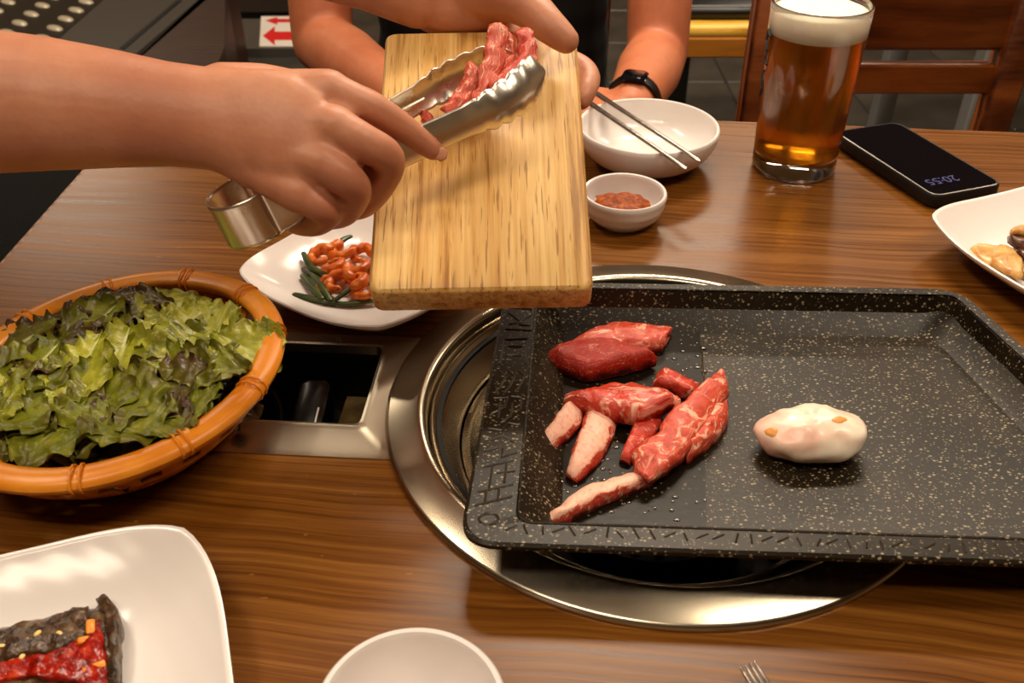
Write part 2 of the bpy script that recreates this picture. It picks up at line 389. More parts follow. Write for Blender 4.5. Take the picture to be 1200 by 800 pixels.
m_diff = Mat('lamp_diffuser', (255, 240, 215), .6); m_diff.b.inputs['Emission Color'].default_value = (1, .82, .6, 1); m_diff.b.inputs['Emission Strength'].default_value = 1.5
m_lampb = Mat('lamp_housing', (60, 52, 44), .5)
LN = ['over the far table edge', 'over the aisle beside the waiter', 'over the empty side of the table', 'over the near side of the table', 'over the neighbouring table', 'over the tread plate', 'by the back wall']
for (x, y, sx, sy, e), ln in zip(LAMPS, LN):
    t = thing('ceiling_lamp', 'long box ceiling lamp with warm diffuser ' + ln, 'lamp', (x, y, LZ), 'ceiling lamps')
    MB().box((x, y, LZ + .045), (sx + .04, sy + .04, .07), bev=.008).build('housing', m_lampb, t)
    MB().box((x, y, LZ + .004), (sx, sy, .008)).build('diffuser', m_diff, t)
    for s in (-1, 1):
        dx, dy = (sx * .35 * s, 0) if sx > sy else (0, sy * .35 * s)
        MB().tube([(x + dx, y + dy, LZ + .08), (x + dx, y + dy, ZC)], .006, 6).build('rod', m_lampb, t)

# ------------------------------------------------------------------ dining table with grill hole
RC = V((0.1026, 0.5226, 0)); RR = 0.1905                      # grill ring centre and radius
CB = (-0.245, -0.072, 0.470, 0.608); CI = (-0.222, -0.100, 0.500, 0.592)   # control box frame and opening (before yaw)
YAW = math.radians(-4.0)
def cyaw(x, y, z=0):
    c = V((-.1, .54, 0)); p = V((x, y, 0)) - c
    return V((c.x + p.x * math.cos(YAW) - p.y * math.sin(YAW), c.y + p.x * math.sin(YAW) + p.y * math.cos(YAW), TZ + z))
TH = .036
corn = [V((-.432, 1.098, 0)), V((-.462, -.12, 0)), V((.95, -.14, 0)), V((.98, .955, 0))]
def rounded(corn, r, n=6):
    out = []
    for i in range(len(corn)):
        p, a, b = corn[i], corn[i - 1], corn[(i + 1) % len(corn)]
        p1 = p + (a - p).normalized() * r; p2 = p + (b - p).normalized() * r
        for k in range(n + 1):
            t = k / n; out.append(p1 * (1 - t) ** 2 + p * 2 * t * (1 - t) + p2 * t * t)
    return out
def tabletop():
    bm = bmesh.new(); edges = []
    def loop(pts):
        vs = [bm.verts.new((p.x, p.y, TZ)) for p in pts]
        for i in range(len(vs)): edges.append(bm.edges.new((vs[i], vs[(i + 1) % len(vs)])))
    loop(rounded(corn, .02))
    loop([RC + V((.172 * math.cos(a * PI / 36), .172 * math.sin(a * PI / 36), 0)) for a in range(72)])
    x0, x1, y0, y1 = CI; e = .006
    loop([cyaw(x0 - e, y0 - e), cyaw(x1 + e, y0 - e), cyaw(x1 + e, y1 + e), cyaw(x0 - e, y1 + e)])
    r = bmesh.ops.triangle_fill(bm, use_beauty=True, use_dissolve=False, edges=edges)
    bmesh.ops.recalc_face_normals(bm, faces=bm.faces)
    for f in bm.faces:
        if f.normal.z < 0: f.normal_flip()
    ex = bmesh.ops.extrude_face_region(bm, geom=list(bm.faces))
    bmesh.ops.translate(bm, vec=(0, 0, -TH), verts=[g for g in ex['geom'] if isinstance(g, bmesh.types.BMVert)])
    bmesh.ops.recalc_face_normals(bm, faces=bm.faces)
    me = bpy.data.meshes.new('tabletop'); bm.to_mesh(me); bm.free(); return me
tb = thing('dining_table', 'brown wooden restaurant table with a round grill cut-out', 'table', (.25, .48, 0))
link('tabletop', tabletop(), m_table, tb)
rim = MB(); op = rounded(corn, .02); c0 = V((.25, .48, 0))
rim.loft([[p * 1 + V((0, 0, z)) + (p - c0).normalized() * k for p in op] for (k, z) in ((.0005, TZ - TH - .004), (.006, TZ - TH - .004), (.006, TZ - .004), (.004, TZ - .0005), (.0005, TZ - .0005))], caps=False)
rim.build('edge_band', m_tedge, tb)
for (x, y) in ((-.37, -.04), (.86, -.05), (-.35, .98), (.88, .86)):
    MB().box((x, y, (TZ - TH) / 2), (.06, .06, TZ - TH), bev=.004).build('leg', m_chair, tb)
MB().box((.25, .0, TZ - TH - .04), (1.2, .025, .075)).build('apron', m_chair, tb)
MB().box((.25, .93, TZ - TH - .04), (1.16, .025, .075)).build('apron', m_chair, tb)

# ------------------------------------------------------------------ built-in grill
gr = thing('table_grill', 'round built-in gas grill with wide brushed steel ring set in the table', 'grill', (RC.x, RC.y, TZ))
cz = V((RC.x, RC.y, TZ))
MB().lathe([(.171, -.004), (RR, .0004), (RR, .002), (RR - .003, .0042), (.172, .0052), (.1685, .0068), (.1645, .0066), (.1625, .004), (.161, -.008), (.171, -.004)], cz, 128).build('flange', m_steel, gr, angle=60)
MB().lathe([(.1608, -.010), (.1600, -.004), (.1580, -.0026), (.1560, -.004), (.1548, -.009), (.152, -.011), (.1420, -.024), (.1400, -.0265), (.1400, -.030), (.156, -.014), (.1608, -.010)], cz, 128).build('inner_ring', m_steel, gr, angle=60)
MB().lathe([(.1385, -.029), (.135, -.0265), (.132, -.029), (.124, -.050), (.118, -.053), (.118, -.056), (.128, -.052), (.1385, -.029)], cz, 96).build('drip_ring', m_steel, gr, angle=60)
MB().lathe([(.160, -.006), (.160, -.11), (0, -.115), (0, -.105), (.152, -.10), (.152, -.008), (.160, -.006)], cz, 72).build('well', m_soot, gr, angle=60)
br = MB().lathe([(.03, -.098), (.075, -.095), (.078, -.085), (.074, -.075), (.045, -.072), (.04, -.08), (.03, -.082), (.03, -.098)], cz, 48).build('burner', m_soot, gr)
for k in range(24):
    a = k * PI / 12; p = cz + V((.062 * math.cos(a), .062 * math.sin(a), -.0735))
    MB().lathe([(.0035, 0), (.0035, .003), (.002, .003), (.002, .0005), (.0005, .0005)], p, 8).build('burner_port', m_steel2, br)
for k in range(4):
    a = k * PI / 2 + .6; u = V((math.cos(a), math.sin(a), 0))
    MB().tube([cz + u * .118 + V((0, 0, -.044)), cz + u * .04 + V((0, 0, -.050))], .004, 8).build('support_arm', m_soot, gr)

# control box
cb = thing('gas_control', 'sunken steel-framed gas control box beside the grill ring', 'control box', cyaw(-.16, .545, 0))
x0, x1, y0, y1 = CB; a0, a1, b0, b1 = CI
def rl(x0, x1, y0, y1, z, r=.006):
    return rounded([cyaw(x0, y1, z), cyaw(x0, y0, z), cyaw(x1, y0, z), cyaw(x1, y1, z)], r, 4)
fr = MB(); fr.loft([rl(x0, x1, y0, y1, .0002), rl(x0, x1, y0, y1, .0012), rl(x0 + .004, x1 - .004, y0 + .004, y1 - .004, .0022), rl(a0 - .004, a1 + .004, b0 - .004, b1 + .004, .0022), rl(a0 - .001, a1 + .001, b0 - .001, b1 + .001, .0040), rl(a0 + .001, a1 - .001, b0 + .001, b1 - .001, .0034), rl(a0 + .0015, a1 - .0015, b0 + .0015, b1 - .0015, -.004)], caps=False)
fr.build('frame', m_steel2, cb, angle=30)
rc = MB(); rc.loft([rl(a0 + .001, a1 - .001, b0 + .001, b1 - .001, -.003, .004), rl(a0 + .001, a1 - .001, b0 + .001, b1 - .001, -.05, .004)], caps=False)
rc.add([cyaw(a0, b0, -.05), cyaw(a1, b0, -.05), cyaw(a1, b1, -.05), cyaw(a0, b1, -.05)], [(0, 1, 2, 3)]); rc.build('recess', m_black, cb, smooth=False)
Rz = Matrix.Rotation(YAW, 3, 'Z')
lv = MB().box(cyaw(-.145, .535, -.022), (.022, .052, .030), Rz @ Matrix.Rotation(.25, 3, 'X'), bev=.004).build('knob_grip', m_black, cb)
MB().box(cyaw(-.1365, .520, -.008), (.0012, .016, .0012), Rz @ Matrix.Rotation(.25, 3, 'X')).build('pointer_line', m_paper, lv)
kb = MB(); kc = cyaw(-.145, .535, -.05); kb.lathe([(.030, 0), (.030, .012), (.026, .018), (0, .020)], kc, 40); kb.build('knob', m_black, cb)
m_plate = Mat('brass_plate', (112, 92, 54), .35, .7); m_plate.color(m_plate.ramp(m_plate.noise(60, 3), [(0.3, (70, 58, 34)), (0.7, (134, 112, 70))]))
pl = MB().box(cyaw(-.1135, .532, -.024), (.023, .060, .003), Rz @ Matrix.Rotation(.0, 3, 'X')).build('label_plate', m_plate, cb, smooth=False)
fm = MB()
for r_, k_ in ((.0042, .0006), (.0026, .0005)):
    fm.tube([cyaw(-.1135 + r_ * .62 * math.cos(t * PI / 8), .512 + r_ * math.sin(t * PI / 8), -.0222) for t in range(17)], k_, 6)
fm.build('flame_mark', m_red, pl)
MB().box(cyaw(-.190, .506, -.012), (.006, .004, .003), Rz, bev=.0008).build('indicator', m_paper, cb)
MB().tube([cyaw(-.21, .575, -.03), cyaw(-.185, .565, -.022), cyaw(-.17, .54, -.03), cyaw(-.175, .515, -.042)], .004, 8, 4).build('gas_hose', m_black, cb)

# ------------------------------------------------------------------ griddle pan
def isect(a, b, c, d):
    x1, y1, x2, y2, x3, y3, x4, y4 = a.x, a.y, b.x, b.y, c.x, c.y, d.x, d.y
    k = ((x1 - x3) * (y3 - y4) - (y1 - y3) * (x3 - x4)) / ((x1 - x2) * (y3 - y4) - (y1 - y2) * (x3 - x4))
    return V((x1 + k * (x2 - x1), y1 + k * (y2 - y1), 0))
PH = .0385
bk = (T(700, 330, PH), T(1110, 337, PH)); lf = (T(540, 618, PH), T(588, 360, PH)); ft = (T(560, 637, PH), T(1200, 659, PH))
PBL, PFL, PBR = isect(*bk, *lf), isect(*ft, *lf), isect(*bk, T(1127, 340, PH), T(1210, 420, PH)); PFR = V((.402, ft[1].y + (ft[1].y - ft[0].y) / (ft[1].x - ft[0].x) * (.402 - ft[1].x), 0))
def ploop(il, ir, ib, i_f, z, rad, n=8):
    w_ = (PBR - PBL).length; h_ = (PBL - PFL).length
    def pt(u, v): return PFL * (1 - u) * (1 - v) + PFR * u * (1 - v) + PBR * u * v + PBL * (1 - u) * v
    q = [pt(il / w_, 1 - ib / h_), pt(il / w_, i_f / h_), pt(1 - ir / w_, i_f / h_), pt(1 - ir / w_, 1 - ib / h_)]
    return [p + V((0, 0, TZ + z)) for p in rounded(q, rad, n)]
pan = thing('griddle_pan', 'large black speckled stone-coated griddle pan laid over the grill ring', 'pan', (.18, .49, TZ + .0075))
pb = MB()
pb.loft([ploop(.040, .040, .040, .040, .0072, .02), ploop(.034, .034, .034, .034, .009, .02), ploop(.005, .005, .005, .005, .030, .022), ploop(0, 0, 0, 0, .0345, .022), ploop(0, 0, 0, 0, .037, .022), ploop(.0018, .0018, .0018, .0018, PH, .021),
         ploop(.0235, .0085, .0085, .016, PH, .010), ploop(.0255, .0100, .0100, .0175, .0370, .010), ploop(.043, .0155, .0155, .026, .0150, .012), ploop(.046, .0185, .0185, .029, .0125, .012)])
body = pb.build('body', m_stone, pan, angle=28)
rg = MB(); rp = ploop(.0245, .0095, .0095, .0168, PH, .010)
rg.tube(rp[3:] + rp[:4], .0008, 6); rg.build('rim_ridge', m_stone, pan)
m_groove = Mat('rim_relief', (30, 27, 24), .4); m_relief = Mat('rim_relief_light', (48, 39, 27), .36)
def rimpt(u, v):
    """u across the left rim 0..1, v along it 0..1 from the back"""
    o1, o2 = ploop(.003, .003, .003, .003, PH, .001), ploop(.0225, .0085, .0085, .016, PH, .001)
    a, b = o1[0], o1[9]; c, d = o2[0], o2[9]
    return (a * (1 - v) + b * v) * (1 - u) + (c * (1 - v) + d * v) * u
random.seed(21)
strokes = []
def st(*p): strokes.append(p)
for i, v in enumerate([.02, .065, .105]): st((.15, v), (.95, v))
st((.15, .02), (.15, .105)); st((.65, .065), (.65, .035)); st((.95, .02), (.95, .10))
st((.1, .13), (.9, .13)); st((.1, .16), (.55, .2)); st((.55, .2), (.9, .16)); st((.2, .215), (.6, .2)); st((.1, .24), (.95, .24)); st((.55, .215), (.95, .215)); st((.95, .13), (.95, .24))
st((.1, .29), (.9, .28)); st((.1, .29), (.1, .40)); st((.9, .28), (.9, .40)); st((.3, .32), (.7, .32)); st((.3, .36), (.7, .36))
for u in (.12, .4, .7): st((u, .43), (u + .22, .455), (u + .1, .50), (u - .02, .52))
st((.1, .54), (.5, .545), (.45, .58), (.1, .60)); st((.6, .54), (.9, .55), (.9, .60)); st((.3, .56), (.3, .62)); st((.65, .57), (.65, .62), (.4, .64))
st((.1, .655), (.45, .67), (.6, .645), (.9, .66)); st((.2, .70), (.5, .69), (.8, .72)); st((.1, .735), (.4, .73)); st((.55, .74), (.55, .77), (.9, .765))
st((.15, .79), (.85, .79)); st((.35, .79), (.35, .87)); st((.1, .87), (.9, .875)); st((.7, .80), (.7, .86)); st((.5, .82), (.9, .83))
st((.1, .91), (.9, .915)); st((.3, .91), (.3, .875)); st((.6, .915), (.6, .88))
sm = MB()
for p in strokes:
    q = [rimpt(*k) for k in p]
    sm.tube([a + V((0, 0, .0001)) for a in q], .0008, 5)
cq = rimpt(.45, .965); sm.tube([cq + V((.0055 * math.cos(t * PI / 8), .0042 * math.sin(t * PI / 8), .0001)) for t in range(17)], .0008, 5)
o1 = ploop(.003, .003, .003, .003, PH, .001); f0, f1 = o1[9] + V((.022, .003, 0)), o1[18]
for k in range(46):
    t = (k + .3) / 46; p = f0.lerp(f1, t); a = random.uniform(-1, 1)
    d = V((random.uniform(-.003, .003), random.uniform(.003, .007), 0))
    sm.tube([p + V((0, .001, 0)), p + V((0, .001, 0)) + d] if a > -.3 else [p + V((-.003, .003, 0)), p + V((.003, .006, 0))], .00065, 5)
sm.build('rim_relief', m_relief, pan)
m_wet = Mat('greased_coating', (30, 26, 21), .33, spec=.15)
_d = m_wet.voro(300); _cc = m_wet.voro(300, out='Color')
m_wet.color(m_wet.mix(m_wet.math('MULTIPLY', m_wet.math('MULTIPLY', m_wet.ramp(_d, [(0.2, 1.0), (0.32, 0.0)]), m_wet.ramp(_cc, [(0.62, 0.0), (0.7, 1.0)])), .55), (24, 17, 9), (126, 114, 90))).bump(m_wet.noise(220, 4), .14, .0008)
pw = MB(); pc = [T(643, 378, .0127), T(601, 616, .0127), T(829, 622, .0127), T(820, 384, .0127)]
pw.loft([rounded(pc, .004, 4), [p + V((0, 0, .0005)) for p in rounded(pc, .004, 4)]]); pw.build('greased_zone', m_wet, pan, angle=30)
PF = .0133                                                    # floor of the pan above the table
m_oil = Mat('clear_oil', (70, 58, 38), .06, spec=1.0, coat=1.0)
random.seed(5); od = MB()
def drop(x, y, r, e=1.0, a=0.0):
    p = T(x, y, PF); n = 8; rings = []
    for q in (0, 35, 65): rings.append([p + V((r * math.cos(math.radians(q)) * math.cos(t * PI / 4) * e, r * math.cos(math.radians(q)) * math.sin(t * PI / 4), r * .5 * math.sin(math.radians(q)))) for t in range(n)])
    od.loft(rings)
for k in range(110):
    x, y = random.choice([(random.uniform(790, 826), random.uniform(400, 470)), (random.uniform(650, 830), random.uniform(560, 612)), (random.uniform(640, 730), random.uniform(515, 580)), (random.uniform(606, 640), random.uniform(480, 600))])
    drop(x, y, random.uniform(.0006, .0015), random.uniform(.7, 2))
for (x0_, y0_, x1_, y1_) in ((641, 400, 652, 384), (629, 470, 622, 522), (622, 540, 616, 570), (610, 606, 614, 575), (822, 405, 826, 460), (612, 607, 630, 600)):
    od.tube([T(x0_ + (x1_ - x0_) * t / 5 + random.uniform(-1, 1), y0_ + (y1_ - y0_) * t / 5, PF + .0002) for t in range(6)], .0007, 6, 2)
tag(od.build('meat_juice', m_oil, angle=180, base=T(730, 500, PF)), 'beads and trickles of oil and meat juice on the greased pan corner', 'oil', kind='stuff')

# ------------------------------------------------------------------ meat
def slab(name, pairs, z0, thick, mat, label, cat, group, seed, amp=.0012, n=20, parent=None):
    L = len(pairs)
    if not isinstance(z0, (list, tuple)): z0 = [z0] * L
    A = [T(p[0], p[1], z0[i] + thick * .45) for i, p in enumerate(pairs)]; B = [T(p[2], p[3], z0[i] + thick * .2) for i, p in enumerate(pairs)]
    sub = 6
    A, zz = catmull(A, list(z0), sub); B, _ = catmull(B, list(z0), sub)
    mb = MB(); rings = []; uvs = []; m = len(A)
    ln = sum((A[i + 1] - A[i]).length for i in range(m - 1)); wd = max((a - b).length for a, b in zip(A, B))
    for i in range(m):
        t = i / (m - 1); e = min(1, math.sin(PI * min(max(t, .04), .96)) * 2.2) ** .5
        c = (A[i] + B[i]) / 2; c.z = TZ + zz[i]; h = (A[i] - B[i]) / 2; h.z = 0; r = []
        for j in range(n):
            a = 2 * PI * j / n; ca, sa = math.cos(a), math.sin(a)
            x = math.copysign(abs(ca) ** .75, ca); z = (sa ** .7 if sa > 0 else 0)
            p = c + h * x + V((0, 0, .0006 + thick * e * z * (1 - .25 * x)))
            k = nz(p, 110, seed) + .6 * nz(p, 240, seed + 3) + .35 * nz(p, 520, seed + 6)
            p += V((nz(p, 150, seed + 9) * amp, nz(p, 150, seed + 5) * amp, (k * amp * 1.3 if z > 0 else 0)))
            r.append(p); uvs.append((t * ln * 12, j / n * 2 * wd * 12))
        rings.append(r)
    mb.loft(rings, uvs=uvs)
    o = mb.build(name, mat, parent, angle=180)
    at = o.data.attributes.new('edge', 'FLOAT', 'POINT')
    for i in range(len(o.data.vertices)):
        j = i % n; at.data[i].value = abs(math.cos(2 * PI * j / n)) if j <= n // 2 else 1.0
    if parent is None: tag(o, label, cat, group)
    return o
G = 'raw beef pieces on the pan'
slab('beef_slice', [(669, 399, 662, 412), (699, 384, 690, 412), (726, 376, 730, 412), (757, 380, 765, 412), (785, 383, 779, 408), (787, 388, 781, 400)], PF, .010, m_meat[1], 'pinkish raw beef slice lying behind the large dark red one', 'meat', G, 1.0)
slab('beef_slice', [(634, 422, 634, 429), (656, 404, 658, 434), (686, 397, 686, 444), (717, 396, 713, 440), (736, 408, 738, 434), (756, 413, 756, 430), (771, 421, 769, 426)], PF + .001, .015, m_meat[3], 'large dark red raw beef slice with pointed ends, farthest from the fat', 'meat', G, 2.0)
slab('beef_strip', [(684, 482, 664, 478), (680, 496, 656, 488), (665, 512, 641, 508), (643, 530, 631, 521)], PF, .012, m_meat[2], 'short pale raw beef strip pointing away under the marbled slice', 'meat', G, 3.0)
slab('beef_strip', [(725, 490, 686, 482), (717, 514, 680, 506), (701, 540, 671, 530), (676, 561, 663, 556)], PF, .011, m_meat[2], 'broad pale pink raw beef strip with white fat and dark seam', 'meat', G, 4.0)
slab('beef_strip', [(778, 484, 744, 490), (770, 506, 738, 508), (752, 526, 732, 524), (738, 542, 726, 540)], PF, .008, m_meat[0], 'thin red raw beef strip tucked between the marbled slice and the diagonal piece', 'meat', G, 5.0)
slab('beef_scrap', [(772, 436, 763, 455), (783, 432, 785, 460), (797, 442, 800, 465), (818, 446, 815, 466)], PF, .010, m_meat[0], 'small crumpled red beef scrap at the top of the heap', 'meat', G, 6.0, .002)
slab('beef_strip', [(634, 603, 646, 616), (652, 596, 664, 613), (679, 572, 684, 602), (710, 563, 706, 592), (741, 553, 735, 580), (772, 548, 764, 568)], PF, .009, m_meat[2], 'long raw beef strip with a broad white fat band, nearest the pan front rim', 'meat', G, 7.0)
slab('beef_strip', [(852, 462, 836, 478), (854, 488, 826, 500), (842, 510, 815, 516), (822, 528, 808, 526), (806, 537, 802, 531)], PF, .013, m_meat[1], 'narrow red beef flap folded along the right side of the diagonal piece', 'meat', G, 8.0)
slab('beef_strip', [(850, 437, 843, 438), (855, 455, 823, 456), (843, 476, 800, 478), (828, 496, 776, 498), (814, 516, 768, 516), (800, 536, 745, 530), (784, 548, 741, 544), (762, 562, 747, 556)], [PF + .007] * 8, .011, m_meat[1], 'large diagonal raw beef strip lying across the heap', 'meat', G, 9.0, .0018)
slab('beef_slice', [(664, 459, 662, 474), (680, 459, 678, 479), (695, 455, 700, 486), (714, 449, 727, 492), (740, 448, 752, 494), (768, 457, 780, 483), (792, 461, 797, 474)], [PF + .007] * 7, .012, m_meat[4], 'marbled raw beef slice with round white fat patches lying crosswise', 'meat', G, 10.0, .0018)
# lump of fat
def lump(name, mat, c, rx, ry, rz, seed, label, cat, group=None, amp=.004, rot=0.0, fr=45, nu=24, nv=14, flat=0.0, parent=None):
    mb = MB(); rings = []; R = Matrix.Rotation(rot, 3, 'Z')
    for i in range(1, nv):
        th = PI * i / nv; r = []
        for j in range(nu):
            ph = 2 * PI * j / nu
            q = V((math.sin(th) * math.cos(ph), math.sin(th) * math.sin(ph), -math.cos(th)))
            q = V((math.copysign(abs(q.x) ** .85, q.x), math.copysign(abs(q.y) ** .85, q.y), q.z))
            p = R @ V((q.x * rx, q.y * ry, max(q.z, -1 + flat) * rz))
            d = amp * (nz(p, fr, seed) + .5 * nz(p, fr * 2.3, seed + 4))
            r.append(V(c) + p + p.normalized() * d)
        rings.append(r)
    mb.loft(rings, uvs=[(i * .3, j * .2) for i in range(nv - 1) for j in range(nu)])
    o = mb.build(name, mat, parent, angle=180)
    if parent is None: tag(o, label, cat, group)
    return o
fc = T(948, 531, PF)
fat = lump('fat_lump', m_fat, fc + V((0, .004, .0135)), .0340, .0215, .0145, 3.3, 'white lump of beef fat with two browned spots on the pan', 'meat', None, .0036, .04, 55, 44, 26, .25)
from mathutils.bvhtree import BVHTree
def decal(ob, px, py, rx, ry, mat, name, seed, n=22, lift=.0004):
    """patch of colour that follows the surface of ob, centred where the pixel's ray meets it"""
    me = ob.data; tr_ = BVHTree.FromPolygons([v.co + ob.location for v in me.vertices], [tuple(p.vertices) for p in me.polygons])
    rings = []
    for k in (0.02, .35, .7, 1.0):
        r = []
        for j in range(n):
            a = 2 * PI * j / n; q = 1 + .35 * noise.noise(V((math.cos(a) * 1.6 + seed, math.sin(a) * 1.6, seed)))
            d = RT * ((px + rx * k * q * math.cos(a) - 600) / FPX) + UP * ((400 - py - ry * k * q * math.sin(a)) / FPX) + FW
            loc, nn, i_, ds = tr_.ray_cast(CAM, d.normalized())
            if loc is None: loc, nn = tr_.find_nearest(CAM + d * .8)[:2]
            r.append(loc + nn * (lift if k < .9 else .00005))
        rings.append(r)
    mb = MB(); mb.loft(rings, caps=False); return mb.build(name, mat, ob, angle=180)
decal(fat, 904, 506, 8, 5, m_sear, 'browned_spot', 1.0); decal(fat, 983, 492, 9, 4, m_sear, 'browned_spot', 2.0)

# ------------------------------------------------------------------ tableware
def bowl(name, c, R, h, label, foot=.5, ridges=0, th=.004):
    pr = [(R * foot, .0), (R * foot, .003)]
    k = 14
    for i in range(1, k + 1):
        t = i / k; r = R * foot + (R - R * foot) * math.sin(t * PI / 2) ** .8; z = .003 + (h - .003) * (1 - math.cos(t * PI / 2)) ** .9
        if ridges: r -= .0006 * (1 + math.sin(t * ridges * 2 * PI)) / 2
        pr.append((r, z))
    pr += [(R - th * .3, h + .0012), (R - th * .8, h + .0008), (R - th, h - .001)]
    for i in range(k - 1, 0, -1):
        t = i / k; r = R * foot + (R - R * foot) * math.sin(t * PI / 2) ** .8 - th; z = .003 + (h - .003) * (1 - math.cos(t * PI / 2)) ** .9 + th * .8 * (1 - t * .5)
        pr.append((r, z))
    pr += [(R * foot * .8, .0062), (0, .006), (0, .0025), (R * foot * .85, .0025), (R * foot * .9, 0), (R * foot, 0)]
    o = MB().lathe(pr, V((c.x, c.y, TZ)), 96).build(name, m_white, angle=50)
    return tag(o, label, 'bowl')
h2 = .041; c2 = T(760, 147, h2); R2 = (T(843, 147, h2) - T(677, 147, h2)).length / 2
bowl('bowl', c2, R2, h2, 'wide empty white bowl with steel chopsticks laid across it', .45)
h3 = .029; c3 = T(732, 225, h3); R3 = (T(782, 226, h3) - T(682, 226, h3)).length / 2
bowl('sauce_bowl', c3, R3, h3, 'small white bowl holding red-brown bean paste', .60, 4)
h4 = .040; R4 = .0440; c4 = T(490, 735, h4) - V((0, R4, 0))
bowl('bowl', c4, R4, h4, 'small empty white bowl at the near side of the table', .55)
m_paste = Mat('bean_paste', (150, 62, 20), .5, spec=.25); m_paste.color(m_paste.ramp(m_paste.noise(260, 4), [(0.3, (98, 38, 6)), (0.6, (164, 76, 18)), (0.78, (200, 118, 44))])); m_paste.bump(m_paste.noise(300, 4), .6, .002)
lump('bean_paste', m_paste, V((c3.x - .003, c3.y - .004, TZ + .0145)), .0265, .0235, .0095, 2.2, 'mound of grainy red-brown bean paste in the small bowl', 'sauce', None, .004, .2, 170, 36, 20, .35)

def plate(name, c, R, h, th0, label, bow=.17, rise=.004, grp='curved square plates'):
    n = 96; rings = []
    def rr(a): return R * (1 - bow * (math.sin(2 * (a - th0)) ** 2) ** .62)
    def ring(k, z, kr=0.0):
        out = []
        for j in range(n):
            a = 2 * PI * j / n; cr = (math.cos(2 * (a - th0)) ** 2) ** 1.5
            base = rr(a) if k > .5 else R * .86 * (1 - .5 * bow * (math.sin(2 * (a - th0)) ** 2) ** .62)
            out.append(V((c.x + base * k * math.cos(a), c.y + base * k * math.sin(a), TZ + z + rise * kr * cr)))
        return out
    ks = [(.52, 0, 0), (.54, .004, 0), (.70, .38 * h - .003, .15), (.85, .66 * h - .003, .5), (.95, .88 * h - .002, .9), (1.0, h - .001, 1), (1.0, h + .001, 1), (.985, h + .0016, 1), (.965, h, 1), (.93, .90 * h, .85), (.84, .70 * h, .5), (.74, .50 * h, .2), (.62, .34 * h, 0), (.5, .0072, 0), (.35, .0062, 0), (.02, .006, 0)]
    mb = MB(); mb.loft([ring(*k) for k in ks])
    o = mb.build(name, m_white, angle=60); tag(o, label, 'plate', grp); return o
plate('side_dish_plate', V((-.118, .680, 0)), .102, .024, math.radians(192), 'white curved square plate of orange shrimp and green stems')
plate('side_dish_plate', V((.476, .696, 0)), .122, .030, math.radians(158), 'white curved square plate of sliced mushrooms beside the phone')
plate('side_dish_plate', V((-.240, .262, 0)), .129, .028, math.radians(64), 'white curved square plate of dark braised leaves in red sauce')

# chopsticks on the wide bowl
for (ax, ay, bx, by, nm) in ((662, 101, 803, 197, 'nearer'), (672, 92, 819, 188, 'farther')):
    a, b = T(ax, ay, h2 + .0060), T(bx, by, h2 + .0036); a2 = a + (a - b).normalized() * .055
    o = MB().tube([a2, a, a.lerp(b, .5), b], [.0046, .0044, .0034, .0026], 10, 4, .55).build('chopstick', m_chop, angle=180)
    tag(o, 'flat steel chopstick across the wide bowl, ' + ('on the sauce bowl side' if nm == 'nearer' else 'on the beer glass side'), 'chopstick', 'steel chopsticks on the wide bowl')
# fork
fk = thing('fork', 'stainless steel fork with four slim tines on the bare table', 'fork', T(890, 800, 0))
f0 = T(876, 782, .006); fd = (T(912, 828, .006) - f0); fd.z = 0; fd.normalize(); fs = V((-fd.y, fd.x, 0))
for k in range(4):
    b = f0 + fs * (k - 1.5) * .0029
    MB().tube([b + V((0, 0, .002)), b + fd * .012 + V((0, 0, -.001)), b + fd * .035 + V((0, 0, -.003)), b + fd * .047 + V((0, 0, -.0035))], [.0008, .0012, .0014, .0014], 8, 3).build('tine', m_chop, fk)
hb = MB(); rings = []
for (s, w_, z) in ((.044, .0075, -.0035), (.055, .009, -.004), (.068, .006, -.0035), (.085, .003, .0005), (.11, .0028, .004), (.15, .0045, .0015), (.18, .007, -.0025), (.19, .005, -.004)):
    p = f0 + fd * s + V((0, 0, z)); rings.append([p + fs * w_ + V((0, 0, .0008)), p - fs * w_ + V((0, 0, .0008)), p - fs * w_ - V((0, 0, .0008)), p + fs * w_ - V((0, 0, .0008))])
hb.loft(rings).build('handle', m_chop, fk, angle=60)

# beer glass
mc = T(940, 217, 0); mc = V((mc.x, mc.y + .0405, TZ))
gl = thing('beer_glass', 'tall straight-sided glass full of amber beer with a foam head', 'glass', mc)
def mugr(z): return .0415 + .0053 * (z / .168)
def gring(z, r, facet):
    n = 60; out = []
    for j in range(n):
        a = 2 * PI * j / n; k = 1.0
        if facet:
            s = 2 * PI / 10; d = ((a + s / 2) % s) - s / 2; k = 1 - facet * (1 - math.cos(d) / 1.0) * 1.0 - facet * .02 * math.cos(d * 10)
        out.append(mc + V((r * k * math.cos(a), r * k * math.sin(a), z)))
    return out
gb = MB(); rs = [gring(.0002, .030, 0), gring(.0002, .038, 0), gring(.003, .0412, 0), gring(.008, mugr(.008), 0), gring(.014, mugr(.014), .6)]
for k in range(1, 9): rs.append(gring(.014 + k * .0145, mugr(.014 + k * .0145), .6))
rs += [gring(.137, mugr(.137), .2), gring(.142, mugr(.142), 0), gring(.160, mugr(.16), 0), gring(.166, mugr(.166) - .0002, 0), gring(.1675, mugr(.166) - .0014, 0), gring(.1665, mugr(.166) - .0026, 0)]
IT = .0030
for z in (.160, .142, .12, .09, .06, .035, .024): rs.append(gring(z, mugr(z) - IT, 0))
rs += [gring(.0195, mugr(.02) - .006, 0), gring(.018, .028, 0), gring(.0175, .01, 0)]
gb.loft(rs); gb.build('tumbler', m_glass, gl, angle=70)
bb = MB(); e = .0003
